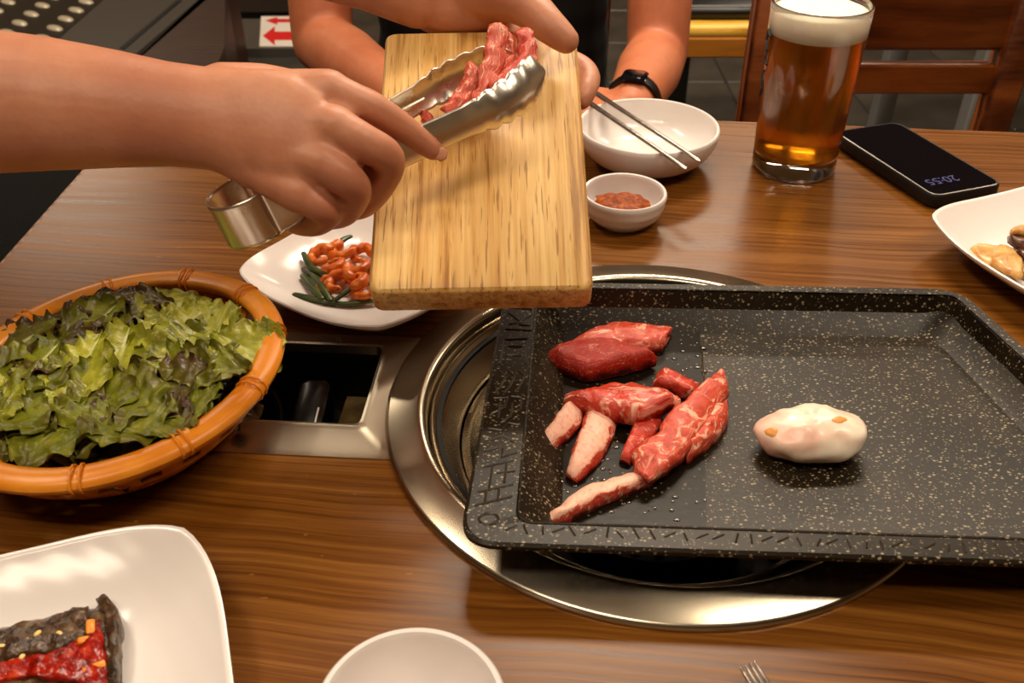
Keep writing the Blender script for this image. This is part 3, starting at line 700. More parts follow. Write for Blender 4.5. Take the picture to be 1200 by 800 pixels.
bb.loft([gring(.0180 - e, .01, 0), gring(.0183 - e, .028, 0), gring(.0198, mugr(.02) - .006 + e, 0)] + [gring(z, mugr(z) - IT + e, 0) for z in (.024, .035, .06, .09, .12, .1395)] + [gring(.1398, .02, 0)])
bb.build('beer', m_beer, gl, angle=70)
fo = MB(); rs = [gring(.1396, .02, 0)] + [gring(z, mugr(z) - IT + e * .5, 0) for z in (.1396, .150, .160)]
for r_, z in ((.036, .1625), (.026, .1630), (.014, .1628), (.003, .1632)):
    rs.append([p + V((0, 0, .0012 * nz(p, 140, 2.0) + .0008 * nz(p, 330, 5.0))) for p in gring(z, r_, 0)])
fo.loft(rs).build('foam', m_foam, gl, angle=180)
ink = MB()                                                     # black script mark printed on the side facing the guest
for (a0_, z0_, a1_, z1_) in ((188, .137, 178, .140), (178, .140, 173, .130), (173, .130, 182, .122), (182, .122, 176, .113), (176, .113, 186, .110), (178, .101, 172, .092), (172, .092, 180, .084), (180, .084, 173, .076)):
    ink.tube([mc + V(((mugr(z) - .0006) * math.cos(math.radians(a)), (mugr(z) - .0006) * math.sin(math.radians(a)), z)) for a, z in ((a0_ + (a1_ - a0_) * t / 4, z0_ + (z1_ - z0_) * t / 4) for t in range(5))], .0020, 6)
ink.build('printed_mark', m_ink, gl)

# phone
pc_ = V((.408, .905, TZ)); ang = math.atan2(-.1475, .0520); Rp = Matrix.Rotation(ang, 3, 'Z')
ph = thing('smartphone', 'black smartphone in a dark case lying face up beside the beer glass', 'phone', pc_)
def prr(L, W, r, z, n=6):
    z *= 1.4
    return [pc_ + Rp @ (p + V((0, 0, z))) for p in rounded([V((-L / 2, W / 2, 0)), V((-L / 2, -W / 2, 0)), V((L / 2, -W / 2, 0)), V((L / 2, W / 2, 0))], r, n)]
L_, W_ = .163, .083
MB().loft([prr(L_ - .006, W_ - .006, .012, 0), prr(L_, W_, .014, .003), prr(L_, W_, .014, .0095), prr(L_ - .002, W_ - .002, .013, .0105), prr(L_ - .004, W_ - .004, .012, .0100)]).build('case', m_phonec, ph, angle=40)
MB().loft([prr(L_ - .0042, W_ - .0042, .012, .0095), prr(L_ - .0042, W_ - .0042, .012, .0106), prr(L_ - .0065, W_ - .0065, .011, .0108), prr(L_ - .0065, W_ - .0065, .011, .0100)], caps=False).build('frame', m_phonef, ph, angle=40)
sc = MB().loft([prr(L_ - .0066, W_ - .0066, .0105, .0096), prr(L_ - .0066, W_ - .0066, .0105, .01045)]).build('screen', m_screen, ph, angle=30)
tc = bpy.data.curves.new('clock', 'FONT'); tc.body = '20:55'; tc.size = .0165; tc.align_x = 'CENTER'; tc.align_y = 'CENTER'; tc.extrude = .00005
to = bpy.data.objects.new('clock', tc); col.objects.link(to); dg = bpy.context.evaluated_depsgraph_get()
tm = bpy.data.meshes.new_from_object(to.evaluated_get(dg)); bpy.data.objects.remove(to)
tm.transform(Matrix.Translation(pc_) @ Rp.to_4x4() @ Matrix.Translation((.053, -.010, .01475)) @ Matrix.Rotation(-PI / 2, 4, 'Z'))
link('clock_digits', tm, m_clock, sc)

# ------------------------------------------------------------------ lettuce basket
BC = V((-.2605, .5100, 0)); BA, BB_, BT = .1168, .1028, math.radians(72); BH = .050
def bel(k, z, n=96, ex=0.0):
    out = []
    for j in range(n):
        a = 2 * PI * j / n; x = (BA * k + ex) * math.cos(a); y = (BB_ * k + ex) * math.sin(a)
        out.append(V((BC.x + x * math.cos(BT) - y * math.sin(BT), BC.y + x * math.sin(BT) + y * math.cos(BT), TZ + z)))
    return out
bk_ = thing('lettuce_basket', 'round orange plastic bamboo-style basket heaped with lettuce', 'basket', (BC.x, BC.y, TZ))
secs = []; ns = 14
for j in range(ns + 1):
    a = 2 * PI * j / ns; ex = -.0065 + .0090 * math.cos(a); z = BH - .004 + .0070 * math.sin(a)
    if math.sin(a) > .2: z -= .0009 * (1 + math.cos(ex * 1500))
    secs.append(bel(1, z, 96, ex))
MB().loft(secs, caps=False).build('rim', m_orange, bk_, angle=60)
for k in range(11):
    a = 2 * PI * (k + .35) / 11
    for da in (-.025, .025):
        pts = []
        for t in range(13):
            b = 2 * PI * t / 12; ex = -.0065 + .0095 * math.cos(b); z = BH - .004 + .0075 * math.sin(b)
            x = (BA + ex) * math.cos(a + da); y = (BB_ + ex) * math.sin(a + da)
            pts.append(V((BC.x + x * math.cos(BT) - y * math.sin(BT), BC.y + x * math.sin(BT) + y * math.cos(BT), TZ + z)))
        MB().tube(pts, .0008, 6).build('node_band', m_orange, bk_)
wl = MB(); prof = [(.96, BH - .008), (.92, BH - .016), (.86, BH - .026), (.79, .016), (.72, .008), (.66, .003)]
rr_ = [bel(k, z, 96) for k, z in prof]; vs_ = [p for r in rr_ for p in r]; fs_ = []
for i in range(len(prof) - 1):
    for j in range(96):
        if i in (1, 3) and j % 4 in (0, 1): continue
        fs_.append((i * 96 + j, i * 96 + (j + 1) % 96, (i + 1) * 96 + (j + 1) % 96, (i + 1) * 96 + j))
wl.add(vs_, fs_); wl.build('wall', m_orange, bk_, mods=[('SOLIDIFY', dict(thickness=.0026, offset=0))])
MB().loft([bel(.67, .0012), bel(.67, .0042)]).build('base', m_orange, bk_)

def leaf_mesh(seed, L=.105, W=.058, A=.0105, cup=.012):
    nu, nv = 34, 56; vs = []; uv = []; fs = []
    for i in range(nu + 1):
        t = i / nu; wd = W * (math.sin(PI * min(t * .86 + .05, 1)) ** .75) * (.45 + .75 * t)
        for j in range(nv + 1):
            s = j / nv * 2 - 1
            x = s * wd; y = t * L - abs(s) ** 2.2 * .018 * t
            e = max(abs(s) ** 2.2, max(0, (t - .55) / .45) ** 1.4)
            q = V((x, y, 0))
            z = cup * .6 * s * s - .014 * t * t + .006 * abs(nz(q, 22, seed))
            z += .006 * nz(q, 45, seed) * (.3 + e) + A * e * (.8 * nz(q, 75, seed + 3) + .55 * math.sin((x * 1.0 + y * .9 * (1 if s > 0 else -1)) * 340 + seed * 3 + 3 * nz(q, 30, seed)) + .35 * nz(q, 200, seed + 8))
            dx = e * .007 * nz(q, 85, seed + 11); dy = e * .008 * nz(q, 85, seed + 17)
            z -= .003 * math.exp(-(s * 6) ** 2) * (1 - t)
            vs.append(V((x + dx, y + dy, z))); uv.append((s * .5 + .5, t))
    for i in range(nu):
        for j in range(nv):
            a = i * (nv + 1) + j; fs.append((a, a + 1, a + nv + 2, a + nv + 1))
    mb = MB(); mb.add(vs, fs, uv)
    me = mb.mesh('lettuce_leaf', True, 180); return me
random.seed(12)
LM = []
for k in range(9):
    for q in range(3):
        pass
    LM.append(leaf_mesh(k * 2.3 + .7, L=random.uniform(.085, .11), W=random.uniform(.045, .06), A=random.uniform(.005, .0085)))
LV = {}
def leaf(pos, yaw, pitch, roll, size, var, kind, label):
    key = (var, kind)
    if key not in LV:
        me = LM[var].copy(); me.materials.append(m_leaf[kind].m); LV[key] = me
    o = bpy.data.objects.new('lettuce_leaf', LV[key]); col.objects.link(o)
    o.location = pos; o.rotation_euler = (Matrix.Rotation(yaw, 3, 'Z') @ Matrix.Rotation(pitch, 3, 'X') @ Matrix.Rotation(roll, 3, 'Y')).to_euler(); o.scale = (size,) * 3
    tag(o, label, 'lettuce', 'lettuce leaves in the basket')
LL = ['olive green frilly lettuce leaf', 'pale yellow-green lettuce leaf', 'lettuce leaf with brownish red edges']
LS = []
def ring_leaves(n, r, h, size, pitch, off, kinds):
    for j in range(n):
        a = 2 * PI * (j + off) / n; rr_ = r * random.uniform(.8, 1.2)
        LS.append((BC.x + rr_ * math.cos(a), BC.y + rr_ * math.sin(a), h + random.uniform(-.003, .003), math.degrees(a) - 90 + random.uniform(-22, 22), pitch + random.uniform(-5, 5), size * random.uniform(.92, 1.06), random.randrange(9), kinds(a)))
back = lambda a: math.sin(a) > .35
ring_leaves(10, .018, .026, .80, 4, .2, lambda a: random.choice((0, 0, 2)))
ring_leaves(12, .036, .040, .60, 10, .6, lambda a: (1 if math.cos(a) > -.3 else 2) if back(a) else random.choice((0, 0, 0, 2)))
ring_leaves(8, .012, .043, .72, 5, .1, lambda a: 1 if back(a) else random.choice((0, 2, 0)))
def lb(dx, dy, h, yaw, pitch, size, var, kind): LS.append((BC.x + dx, BC.y + dy, h, yaw, pitch, size, var, kind))
lb(.035, .070, .046, 200, -4, .66, 0, 1); lb(-.02, .065, .048, 165, -4, .70, 1, 0); lb(.060, .030, .046, 235, -3, .58, 2, 1); lb(-.055, .045, .046, 140, -2, .66, 3, 2)
lb(.0, .030, .052, 185, -6, .66, 4, 1); lb(.030, .010, .050, 205, -5, .60, 5, 0); lb(-.04, .012, .052, 160, -5, .66, 6, 0); lb(-.005, -.010, .050, 182, -6, .62, 7, 0); lb(.04, -.02, .046, 220, -3, .5, 8, 0); lb(-.05, -.02, .048, 150, -4, .56, 0, 1)
lb(.0, -.042, .044, 183, -2, .52, 1, 0); lb(-.035, -.038, .044, 168, -2, .52, 2, 0); lb(.035, -.036, .043, 205, -2, .46, 3, 2); lb(-.012, .012, .056, 176, -7, .60, 5, 1)
for k, (x, y, h, yaw, pt, sz, va, kd) in enumerate(LS):
    L_ = sz * .1; tx, ty = x - BC.x - math.sin(math.radians(yaw)) * L_ * .75, y - BC.y + math.cos(math.radians(yaw)) * L_ * .75
    an = math.degrees(math.atan2(ty, tx)) % 360
    side = 'at the heart of the heap' if math.hypot(tx, ty) < .03 else ['towards the gas control', 'towards the shrimp plate', 'towards the far table edge', 'towards the left table end', 'towards the braised leaf plate', 'towards the table front'][int(((an + 20) % 360) // 60)]
    lay = 'bottom layer' if k < 10 else 'middle layer' if k < 30 else 'top layer'
    leaf((x, y, TZ + h + .006), math.radians(yaw), math.radians(pt), math.radians(random.uniform(-9, 9)), sz, va, kd, LL[kd] + ', ' + lay + ', ' + side)

# ------------------------------------------------------------------ food on the side plates
m_stem = Mat('chive_green', (52, 66, 26), .32); m_stem.color(m_stem.ramp(m_stem.noise(60, 3), [(0.3, (32, 46, 16)), (0.7, (78, 92, 36))]))
m_shrimp = Mat('orange_shrimp', (226, 116, 28), .3, sss=.2, sssr=(.004,)); m_shrimp.color(m_shrimp.ramp(m_shrimp.noise(130, 4), [(0.3, (190, 66, 10)), (0.55, (226, 120, 34)), (0.75, (242, 168, 84))])); m_shrimp.bump(m_shrimp.noise(200, 3), .3, .001)
PZ = .0085
random.seed(3)
GL = ['long dark green stem curving over the shrimp from the plate tip side', 'short thick green stem lying alone left of the shrimp', 'green stem lying between the thick stem and the shrimp', 'dark green stem end lowest on the plate', 'green stem tip sticking out behind the shrimp', 'green stem slanting across the front of the shrimp', 'pale green stem lying flat in front of the shrimp', 'thin green stem under the long curved one', 'green stem hidden beneath the cutting board']
def green(pts, r, k): tag(MB().tube([T(x, y, h) for x, y, h in pts], [r * .8] + [r] * (len(pts) - 2) + [r * .75], 10, 4, .6).build('green_stem', m_stem, angle=180), GL[k], 'vegetable', 'green stems on the shrimp plate')
for k, p in enumerate([[(356, 297, .018), (365, 313, .016), (386, 322, .016)], [(355, 323, .011), (366, 336, .012), (377, 349, .012)], [(364, 318, .013), (377, 335, .014), (387, 351, .012)], [(346, 345, .010), (362, 349, .010), (380, 353, .010)],
                       [(390, 292, .016), (402, 281, .018), (410, 277, .018)], [(395, 350, .013), (412, 338, .016), (440, 330, .018)], [(380, 354, .010), (410, 356, .010), (440, 352, .011)], [(357, 315, .010), (368, 322, .012), (384, 330, .012)], [(430, 325, .012), (450, 335, .012), (465, 330, .012)]]):
    green(p, random.uniform(.0028, .0038), k)
SL = ['orange shrimp touching the long curved stem', 'large orange shrimp at the back of the heap', 'small orange shrimp on top in the middle', 'orange shrimp beside the cutting board corner', 'orange shrimp in the middle front of the heap', 'orange shrimp leaning on the slanting stem', 'orange shrimp under the slanting stem', 'small red-orange shrimp between the stems', 'orange shrimp shaded by the cutting board', 'orange shrimp behind the board corner one']
def shrimp(x, y, h, rot, s, k):
    c = T(x, y, h); pts = []; rd = []
    for i in range(9):
        a = rot + i / 8 * 4.2; pts.append(c + V((.0085 * s * math.cos(a), .0085 * s * math.sin(a), .002 * math.sin(a * 1.3)))); rd.append((.0052 - .0026 * i / 8) * s * (1 + .1 * (i % 2)))
    mb = MB().tube(pts, rd, 10, 3)
    for i, p in enumerate(mb.v): mb.v[i] = p + V((nz(p, 260, k), nz(p, 260, k + 4), nz(p, 260, k + 8))) * .0012
    tag(mb.build('shrimp', m_shrimp, angle=180), SL[int(k)], 'shrimp', 'orange shrimp on the plate')
for k, (x, y, h, r, s) in enumerate([(377, 300, .016, 1.0, 1.05), (402, 293, .017, 2.2, 1.1), (390, 310, .018, 4, .9), (418, 312, .018, 3, 1.0), (398, 330, .016, .5, 1.05), (415, 330, .017, 5, 1.0), (428, 340, .014, 2, 1.0), (385, 336, .012, 1.4, .9), (440, 310, .013, 4.4, 1.0), (425, 298, .013, .3, .95)]): shrimp(x, y, h, r, s, k)
# mushrooms on the right plate
m_mush = Mat('cooked_mushroom', (206, 156, 84), .3, sss=.15, sssr=(.004,)); m_mush.color(m_mush.ramp(m_mush.noise(90, 4), [(0.3, (170, 106, 40)), (0.6, (214, 168, 96)), (0.8, (232, 198, 140))])); m_mush.bump(m_mush.noise(150, 3), .3, .001)
m_mushd = Mat('mushroom_cap', (84, 44, 24), .3); m_mushd.color(m_mushd.ramp(m_mushd.noise(90, 4), [(0.3, (52, 24, 14)), (0.7, (116, 66, 36))]))
def mush(pairs, z0, th, m, k, lab): slab('mushroom_slice', pairs, z0, th, m, lab, 'mushroom', 'mushroom slices on the plate', 30 + k, .0012, 14)
ML = ['flat golden mushroom slice at the plate tip', 'golden mushroom slice draped over the flat one', 'thin golden mushroom slice on top of the dark cap', 'dark brown mushroom cap slice under the thin golden one', 'dark brown mushroom cap slice beside the scallion bit', 'golden mushroom slice lowest on the plate']
mush([(1135, 290, 1138, 298), (1150, 285, 1152, 312), (1168, 288, 1170, 320), (1180, 296, 1180, 318)], PZ + .004, .006, m_mush, 0, ML[0])
mush([(1165, 290, 1160, 310), (1178, 285, 1176, 320), (1192, 296, 1190, 326), (1200, 310, 1198, 326)], PZ + .009, .005, m_mush, 1, ML[1])
mush([(1184, 268, 1183, 276), (1198, 264, 1198, 276), (1214, 266, 1214, 280)], PZ + .016, .005, m_mush, 2, ML[2])
mush([(1180, 276, 1180, 284), (1195, 275, 1195, 293), (1212, 280, 1212, 300)], PZ + .010, .007, m_mushd, 3, ML[3])
mush([(1186, 290, 1190, 300), (1200, 290, 1204, 308), (1216, 296, 1220, 312)], PZ + .006, .006, m_mushd, 4, ML[4])
mush([(1190, 312, 1190, 324), (1210, 306, 1212, 330), (1232, 310, 1232, 330)], PZ + .001, .006, m_mush, 5, ML[5])
tag(MB().tube([T(1172, 318, PZ + .004), T(1178, 320, PZ + .007), T(1186, 320, PZ + .004)], .002, 8, 3, .5).build('scallion_bit', m_stem), 'tiny green scallion bit among the mushroom slices', 'vegetable')
# braised leaves with red sauce
m_brl = Mat('braised_leaf', (64, 44, 26), .18); m_brl.color(m_brl.ramp(m_brl.noise(140, 5), [(0.3, (30, 20, 12)), (0.55, (74, 50, 28)), (0.75, (112, 84, 50))])); m_brl.bump(m_brl.noise(220, 4), .6, .002)
m_chi = Mat('chilli_sauce', (176, 34, 10), .14, sss=.1, sssr=(.003,)); m_chi.color(m_chi.ramp(m_chi.noise(160, 4), [(0.3, (84, 6, 2)), (0.55, (150, 24, 6)), (0.8, (206, 70, 20))])); m_chi.bump(m_chi.noise(260, 3), .5, .0015)
m_car = Mat('carrot', (236, 140, 36), .3); m_ses = Mat('sesame', (236, 200, 120), .4)
GB = 'braised leaf stack on the plate'
slab('braised_leaf', [(-60, 760, -40, 870), (0, 738, 20, 860), (60, 722, 85, 850), (112, 706, 132, 830), (136, 712, 142, 800)], PZ, .010, m_brl, 'lowest broad dark braised leaf under the red sauce', 'vegetable', GB, 41, .0025, 24)
slab('braised_leaf', [(-60, 755, -40, 800), (0, 736, 10, 782), (50, 724, 62, 768), (100, 710, 108, 752)], PZ + .008, .006, m_brl, 'folded dark braised leaf along the far side of the stack', 'vegetable', GB, 42, .0022, 20)
slab('braised_leaf', [(-60, 815, -40, 870), (0, 795, 10, 860), (50, 786, 60, 850), (84, 790, 90, 840)], PZ + .008, .007, m_brl, 'folded dark braised leaf at the near side of the stack', 'vegetable', GB, 43, .0022, 20)
slab('braised_leaf', [(112, 704, 124, 700), (124, 730, 142, 724), (126, 765, 143, 762), (122, 800, 138, 805)], PZ + .007, .007, m_brl, 'rolled braised leaf edge closing the end of the stack', 'vegetable', GB, 44, .002, 20)
slab('chilli_sauce', [(-50, 790, -40, 830), (10, 772, 20, 800), (60, 762, 72, 802), (100, 742, 122, 812), (116, 726, 128, 790)], PZ + .0105, .0045, m_chi, 'glossy red chilli sauce over the braised leaves', 'sauce', None, 45, .0022, 24)
for k, (x, y, h, l, r) in enumerate([(106, 734, .024, .009, 1.9), (110, 782, .023, .011, .5), (98, 750, .022, .006, .3), (84, 772, .021, .005, 1.2), (72, 778, .021, .005, .2)]):
    p = T(x, y, h); tag(MB().box(p, (l, .0042, .0026), Matrix.Rotation(r, 3, 'Z') @ Matrix.Rotation(.15, 3, 'X'), bev=.0008).build('carrot_piece', m_car), 'small orange carrot sliver in the chilli sauce', 'vegetable', 'carrot slivers in the sauce')
random.seed(9)
for k, (x, y, h) in enumerate([(33, 750, .023), (44, 742, .023), (15, 774, .021), (88, 770, .023), (2, 757, .022), (26, 769, .022), (70, 742, .023), (95, 790, .022), (60, 790, .022)]):
    p = T(x, y, h); lump('sesame_seed', m_ses, p, .0022, .0014, .0009, k, 'sesame seed sprinkled on the braised leaves', 'seed', 'sesame seeds on the braised leaves', .0001, random.uniform(0, 3), 100, 10, 6)

# ------------------------------------------------------------------ cutting board
oB = D(431, 342, .600); xB = (D(696, 337, .600) - oB); BW = xB.length; xB.normalize()
yB = (D(433, 38, .712) - oB); yB -= xB * yB.dot(xB); BL_ = yB.length; yB.normalize(); nB = xB.cross(yB)
BTH = .025
def bp(u, v, w_=0.0): return oB + xB * (u * BW) + yB * (v * BL_) + nB * w_
def brd(ins, w_, r=.008):
    return [oB + xB * p.x + yB * p.y + nB * w_ for p in rounded([V((ins, BL_ - ins, 0)), V((ins, ins, 0)), V((BW - ins, ins, 0)), V((BW - ins, BL_ - ins, 0))], r, 6)]
bmb = MB().loft([brd(.0022, -BTH), brd(.0004, -BTH + .0018), brd(0, -BTH + .003), brd(0, -.003), brd(.0004, -.0018), brd(.0022, 0)])
mB = Matrix((xB, yB, nB)).transposed()
me = bmb.mesh('cutting_board', True, 40); cB = bp(.5, .5, -BTH)
me.transform(Matrix.Translation(-cB)); me.transform(mB.inverted().to_4x4()); me.materials.append(m_bamboo.m)
bo = bpy.data.objects.new('cutting_board', me); col.objects.link(bo); bo.location = cB; bo.rotation_euler = mB.to_euler()
tag(bo, 'rectangular bamboo cutting board held tilted over the table by a hand', 'board')

# ------------------------------------------------------------------ tongs
C0 = D(292, 246, .585); TIP = D(617, 76, .640); AX = (TIP - C0); TL = AX.length; AX.normalize()
OO = UP * .60 + FW * .80; OO = (OO - AX * OO.dot(AX)).normalized(); WW = AX.cross(OO).normalized()
if WW.dot(UP) < 0: WW = -WW
def tp(a, o, w_): return C0 + AX * a + OO * o + WW * w_
tg = thing('tongs', 'stainless steel food tongs with scalloped ends gripping raw beef', 'tongs', C0 - WW * .014)
HR = .0205
hinge = MB(); rings = []
for k in range(25):
    a = math.radians(68 + (292 - 68) * k / 24)
    x, y = HR * math.cos(a), HR * math.sin(a); rings.append([tp(x, y, z) for z in (-.0145, -.0125, 0, .0125, .0145)])
hinge.loft(rings, closed=False, caps=False)
hinge.build('hinge_bend', m_tongs, tg, angle=60, mods=[('SOLIDIFY', dict(thickness=.0011, offset=0))])
def arm(sg):
    mb = MB(); rings = []; n = 14; NA = 110; LA = TL - .0
    for i in range(NA + 1):
        t = i / NA; a = HR * math.cos(math.radians(68)) + t * (LA - HR * math.cos(math.radians(68)))
        y0_ = HR * math.sin(math.radians(68)); cup = max(0, (t - .66) / .34)
        o = y0_ + (.0390 - y0_) * min(t / .75, 1) + (.004 * math.sin(min(cup, 1) * PI) - .016 * cup ** 3 if cup > 0 else 0)
        hw = .0145 - .0045 * math.sin(min(t / .66, 1) * PI / 2); blg = .0022 * min(t / .12, 1)
        if cup > 0:
            k = math.sin(min(cup * 1.25, 1) * PI / 2); hw = .0100 + .0045 * k; blg = .0022 + .0052 * k
            hw *= (1 - .55 * max(0, (cup - .80) / .20) ** 2)
            hw += .0021 * (abs(math.sin(cup * PI * 6.0)) - .6) * min(1, cup * 5)
        r = []
        for j in range(n + 1):
            s = j / n * 2 - 1; r.append(tp(a, sg * (o - blg * s * s * 1.0), s * hw))
        rings.append(r)
    mb.loft(rings, closed=False, caps=False)
    ob = mb.build('tong_arm', m_tongs, tg, angle=60, mods=[('SOLIDIFY', dict(thickness=.0011, offset=0))])
    rb = MB().tube([tp(.11, sg * .0280, 0), tp(.125, sg * .0290, 0), tp(.14, sg * .0296, 0)], [.0012, .0018, .0012], 8, 3); rb.build('stiffening_rib', m_tongs, ob)
arm(-1); arm(1)
tag(MB().tube([tp(-.004, 0, -.002), tp(.012, -.0185, -.002)], .001, 6).build('hinge_pin', m_tongs, tg), None, None)

# meat in the tongs
GT = 'raw beef pieces gripped in the tongs'
def mstrip(pts, rads, m, label, k, fl=.62):
    mb = MB().tube([D(*p) for p in pts], rads, 18, 5, fl, ref=tuple(-FW))
    n_ = len(mb.v)
    for i, p in enumerate(mb.v): mb.v[i] = p + V((nz(p, 130, k), nz(p, 130, k + 4), nz(p, 130, k + 8))) * .0030 + V((nz(p, 320, k), nz(p, 320, k + 4), nz(p, 320, k + 8))) * .0012
    for i in mb.uv: mb.uv[i] = (mb.uv[i][0] * 1.2, mb.uv[i][1] * 1.2)
    tag(mb.build('beef_strip', m, angle=180), label, 'meat', GT)
mstrip([(582, 33, .650), (582, 50, .645), (578, 72, .640), (571, 95, .634), (560, 116, .628)], [.0062, .0072, .0074, .0068, .0055], m_meat[1], 'thick pink beef strip standing upright in the tongs', 50)
mstrip([(594, 46, .654), (596, 58, .652), (592, 74, .648), (584, 96, .642)], [.0040, .0052, .0050, .0050], m_meat[1], 'small red beef lobe behind the upright strip in the tongs', 51)
mstrip([(616, 40, .656), (618, 56, .650), (615, 74, .642), (599, 88, .634), (582, 100, .628)], [.0052, .0066, .0070, .0072, .006], m_meat[0], 'red beef strip curling out over the scalloped tong tip', 52)
mstrip([(556, 86, .645), (550, 102, .643), (540, 118, .638), (528, 127, .632)], [.0062, .0075, .0072, .0055], m_meat[1], 'short beef strip lying deepest between the tong arms', 53)
mstrip([(496, 133, .655), (501, 140, .652)], [.004, .0035], m_meat[0], 'tiny orange-red meat scrap on the board between the tong arms', 54)

# ------------------------------------------------------------------ people
def head_parts(mb, c, fwd, s=1.0):
    """head centred on c, looking along fwd (horizontal-ish)"""
    f = fwd.normalized(); r = f.cross(V((0, 0, 1))).normalized(); u = r.cross(f)
    q = lambda a, b, d: c + r * a * s + f * b * s + u * d * s
    mb.ell([(q(0, -.005, .105), r * .035, f * .045), (q(0, -.008, .085), r * .062, f * .078), (q(0, -.008, .045), r * .075, f * .093), (q(0, -.002, 0), r * .074, f * .093), (q(0, .012, -.045), r * .064, f * .080), (q(0, .030, -.085), r * .046, f * .058), (q(0, .042, -.108), r * .026, f * .035)])
    mb.tube([q(0, .088, .012), q(0, .106, -.018), q(0, .110, -.032)], [.008, .011, .013], 10, 3)
    for k in (-1, 1):
        mb.tube([q(k * .011, .098, -.034), q(k * .014, .096, -.035)], [.008, .007], 8)
        mb.ell([(q(k * .076, -.006, .022), f * .012, u * .010), (q(k * .081, -.010, .0), f * .016, u * .030), (q(k * .084, -.012, -.01), f * .010, u * .020)], 12)
        mb.tube([q(k * .018, .088, .030), q(k * .045, .078, .032)], [.008, .006], 8)
    mb.tube([q(-.024, .083, -.062), q(0, .092, -.060), q(.024, .083, -.062)], [.004, .0065, .004], 8, 3)
    mb.tube([q(-.020, .082, -.071), q(0, .090, -.073), q(.020, .082, -.071)], [.004, .007, .004], 8, 3)
    return q
def head_children(root, q, hairmat):
    hm = MB(); f = q(0, 1, 0) - q(0, 0, 0); r = q(1, 0, 0) - q(0, 0, 0)
    hm.ell([(q(0, -.012, .122), r * .03, f * .04), (q(0, -.014, .100), r * .066, f * .084), (q(0, -.018, .06), r * .082, f * .094), (q(0, -.034, .02), r * .083, f * .082), (q(0, -.052, -.03), r * .070, f * .056), (q(0, -.06, -.06), r * .055, f * .04)])
    link('hair', remesh(hm, .004, 4), hairmat, root)
    for k in (-1, 1):
        MB().ell([(q(k * .031, .074, .004), r * .013, (q(0, 0, 1) - q(0, 0, 0)) * .007), (q(k * .031, .083, .004), r * .011, (q(0, 0, 1) - q(0, 0, 0)) * .006)], 12).build('eye', m_eye, root)
def hand_chain(mb, w_, mcps, fingers, thumb, rw=.017, rm=.0125):
    """metacarpals from wrist points, fingers as chains with radii"""
    for a, b in zip(w_, mcps): mb.tube([a, a.lerp(b, .5), b], [rw, rw * .95, rm], 14, 4)
    for i in range(len(mcps) - 1):
        mb.tube([(w_[i] + w_[i + 1]) / 2, (mcps[i] + mcps[i + 1]) / 2 - (mcps[i] - w_[i]).normalized() * .012], [rw * .92, rm * .80], 12, 3)
    for pts, rd in fingers + [thumb]: mb.tube(pts, rd, 16, 4)

# --- waiter (only the two bare arms reach into the picture) ---
wt = thing('person', 'person standing beside the table, bare arms holding tongs and bamboo board', 'person', (-.92, .78, 0))
sk = MB()
S = lambda x, y, d, hh, dr: (D(x, y, d), UP * (hh * d / FPX), FW * dr)
elR = V((-.455, .545, .985)); shR = V((-.62, .60, 1.25))
sk.ell([(elR, UP * .046, FW * .043), S(-140, 116, .568, 92, .043), S(-40, 118, .566, 86, .041), S(60, 122, .565, 77, .036), S(140, 128, .565, 68, .030), S(200, 134, .566, 61, .0245), S(245, 139, .566, 60, .0215), S(290, 148, .564, 66, .018)], 28)
sk.tube([elR, elR.lerp(shR, .5), shR], [.046, .050, .058], 20, 4)
wr = [D(250, 103, .570), D(250, 128, .565), D(252, 152, .565), D(256, 176, .568)]
mcp = [D(386, 106, .566), D(392, 148, .5565), D(376, 190, .5560), D(352, 226, .562)]
fing = [([mcp[0], D(425, 122, .568), D(452, 136, .576), D(484, 158, .586), D(508, 176, .592)], [.0118, .0100, .0096, .0082, .0068]),
        ([mcp[1], D(425, 166, .558), D(455, 186, .570), D(446, 216, .588), D(426, 240, .602), D(402, 246, .608)], [.0122, .0110, .0105, .0094, .0085, .0072]),
        ([mcp[2], D(400, 206, .556), D(417, 222, .566), D(404, 248, .586), D(380, 254, .600), D(356, 250, .606)], [.0118, .0105, .0098, .0090, .0082, .0070]),
        ([mcp[3], D(372, 240, .562), D(384, 250, .570), D(370, 262, .588), D(348, 262, .600), D(332, 254, .604)], [.0108, .0094, .0088, .0080, .0072, .0062])]
thumb = ([D(262, 112, .580), D(310, 108, .598), D(365, 112, .618), D(415, 118, .628), D(440, 124, .630)], [.020, .0175, .0135, .0115, .009])
hand_chain(sk, wr, mcp, fing, thumb, .0125, .0128)
sk.ell([S(240, 138, .566, 58, .0205), S(275, 141, .5635, 60, .0175), S(310, 147, .5605, 67, .0160), S(345, 155, .5590, 68, .0145), S(368, 160, .5585, 62, .0130)], 28)
sk.ell([S(345, 190, .580, 52, .016), S(380, 203, .580, 47, .0155), S(412, 208, .582, 38, .013)], 20)
for m_ in mcp[1:3]: sk.tube([m_ - FW * .001, m_ - FW * .0025 + RT * .001], [.0112, .0102], 12)
handR = remesh(sk, .0016, 14)
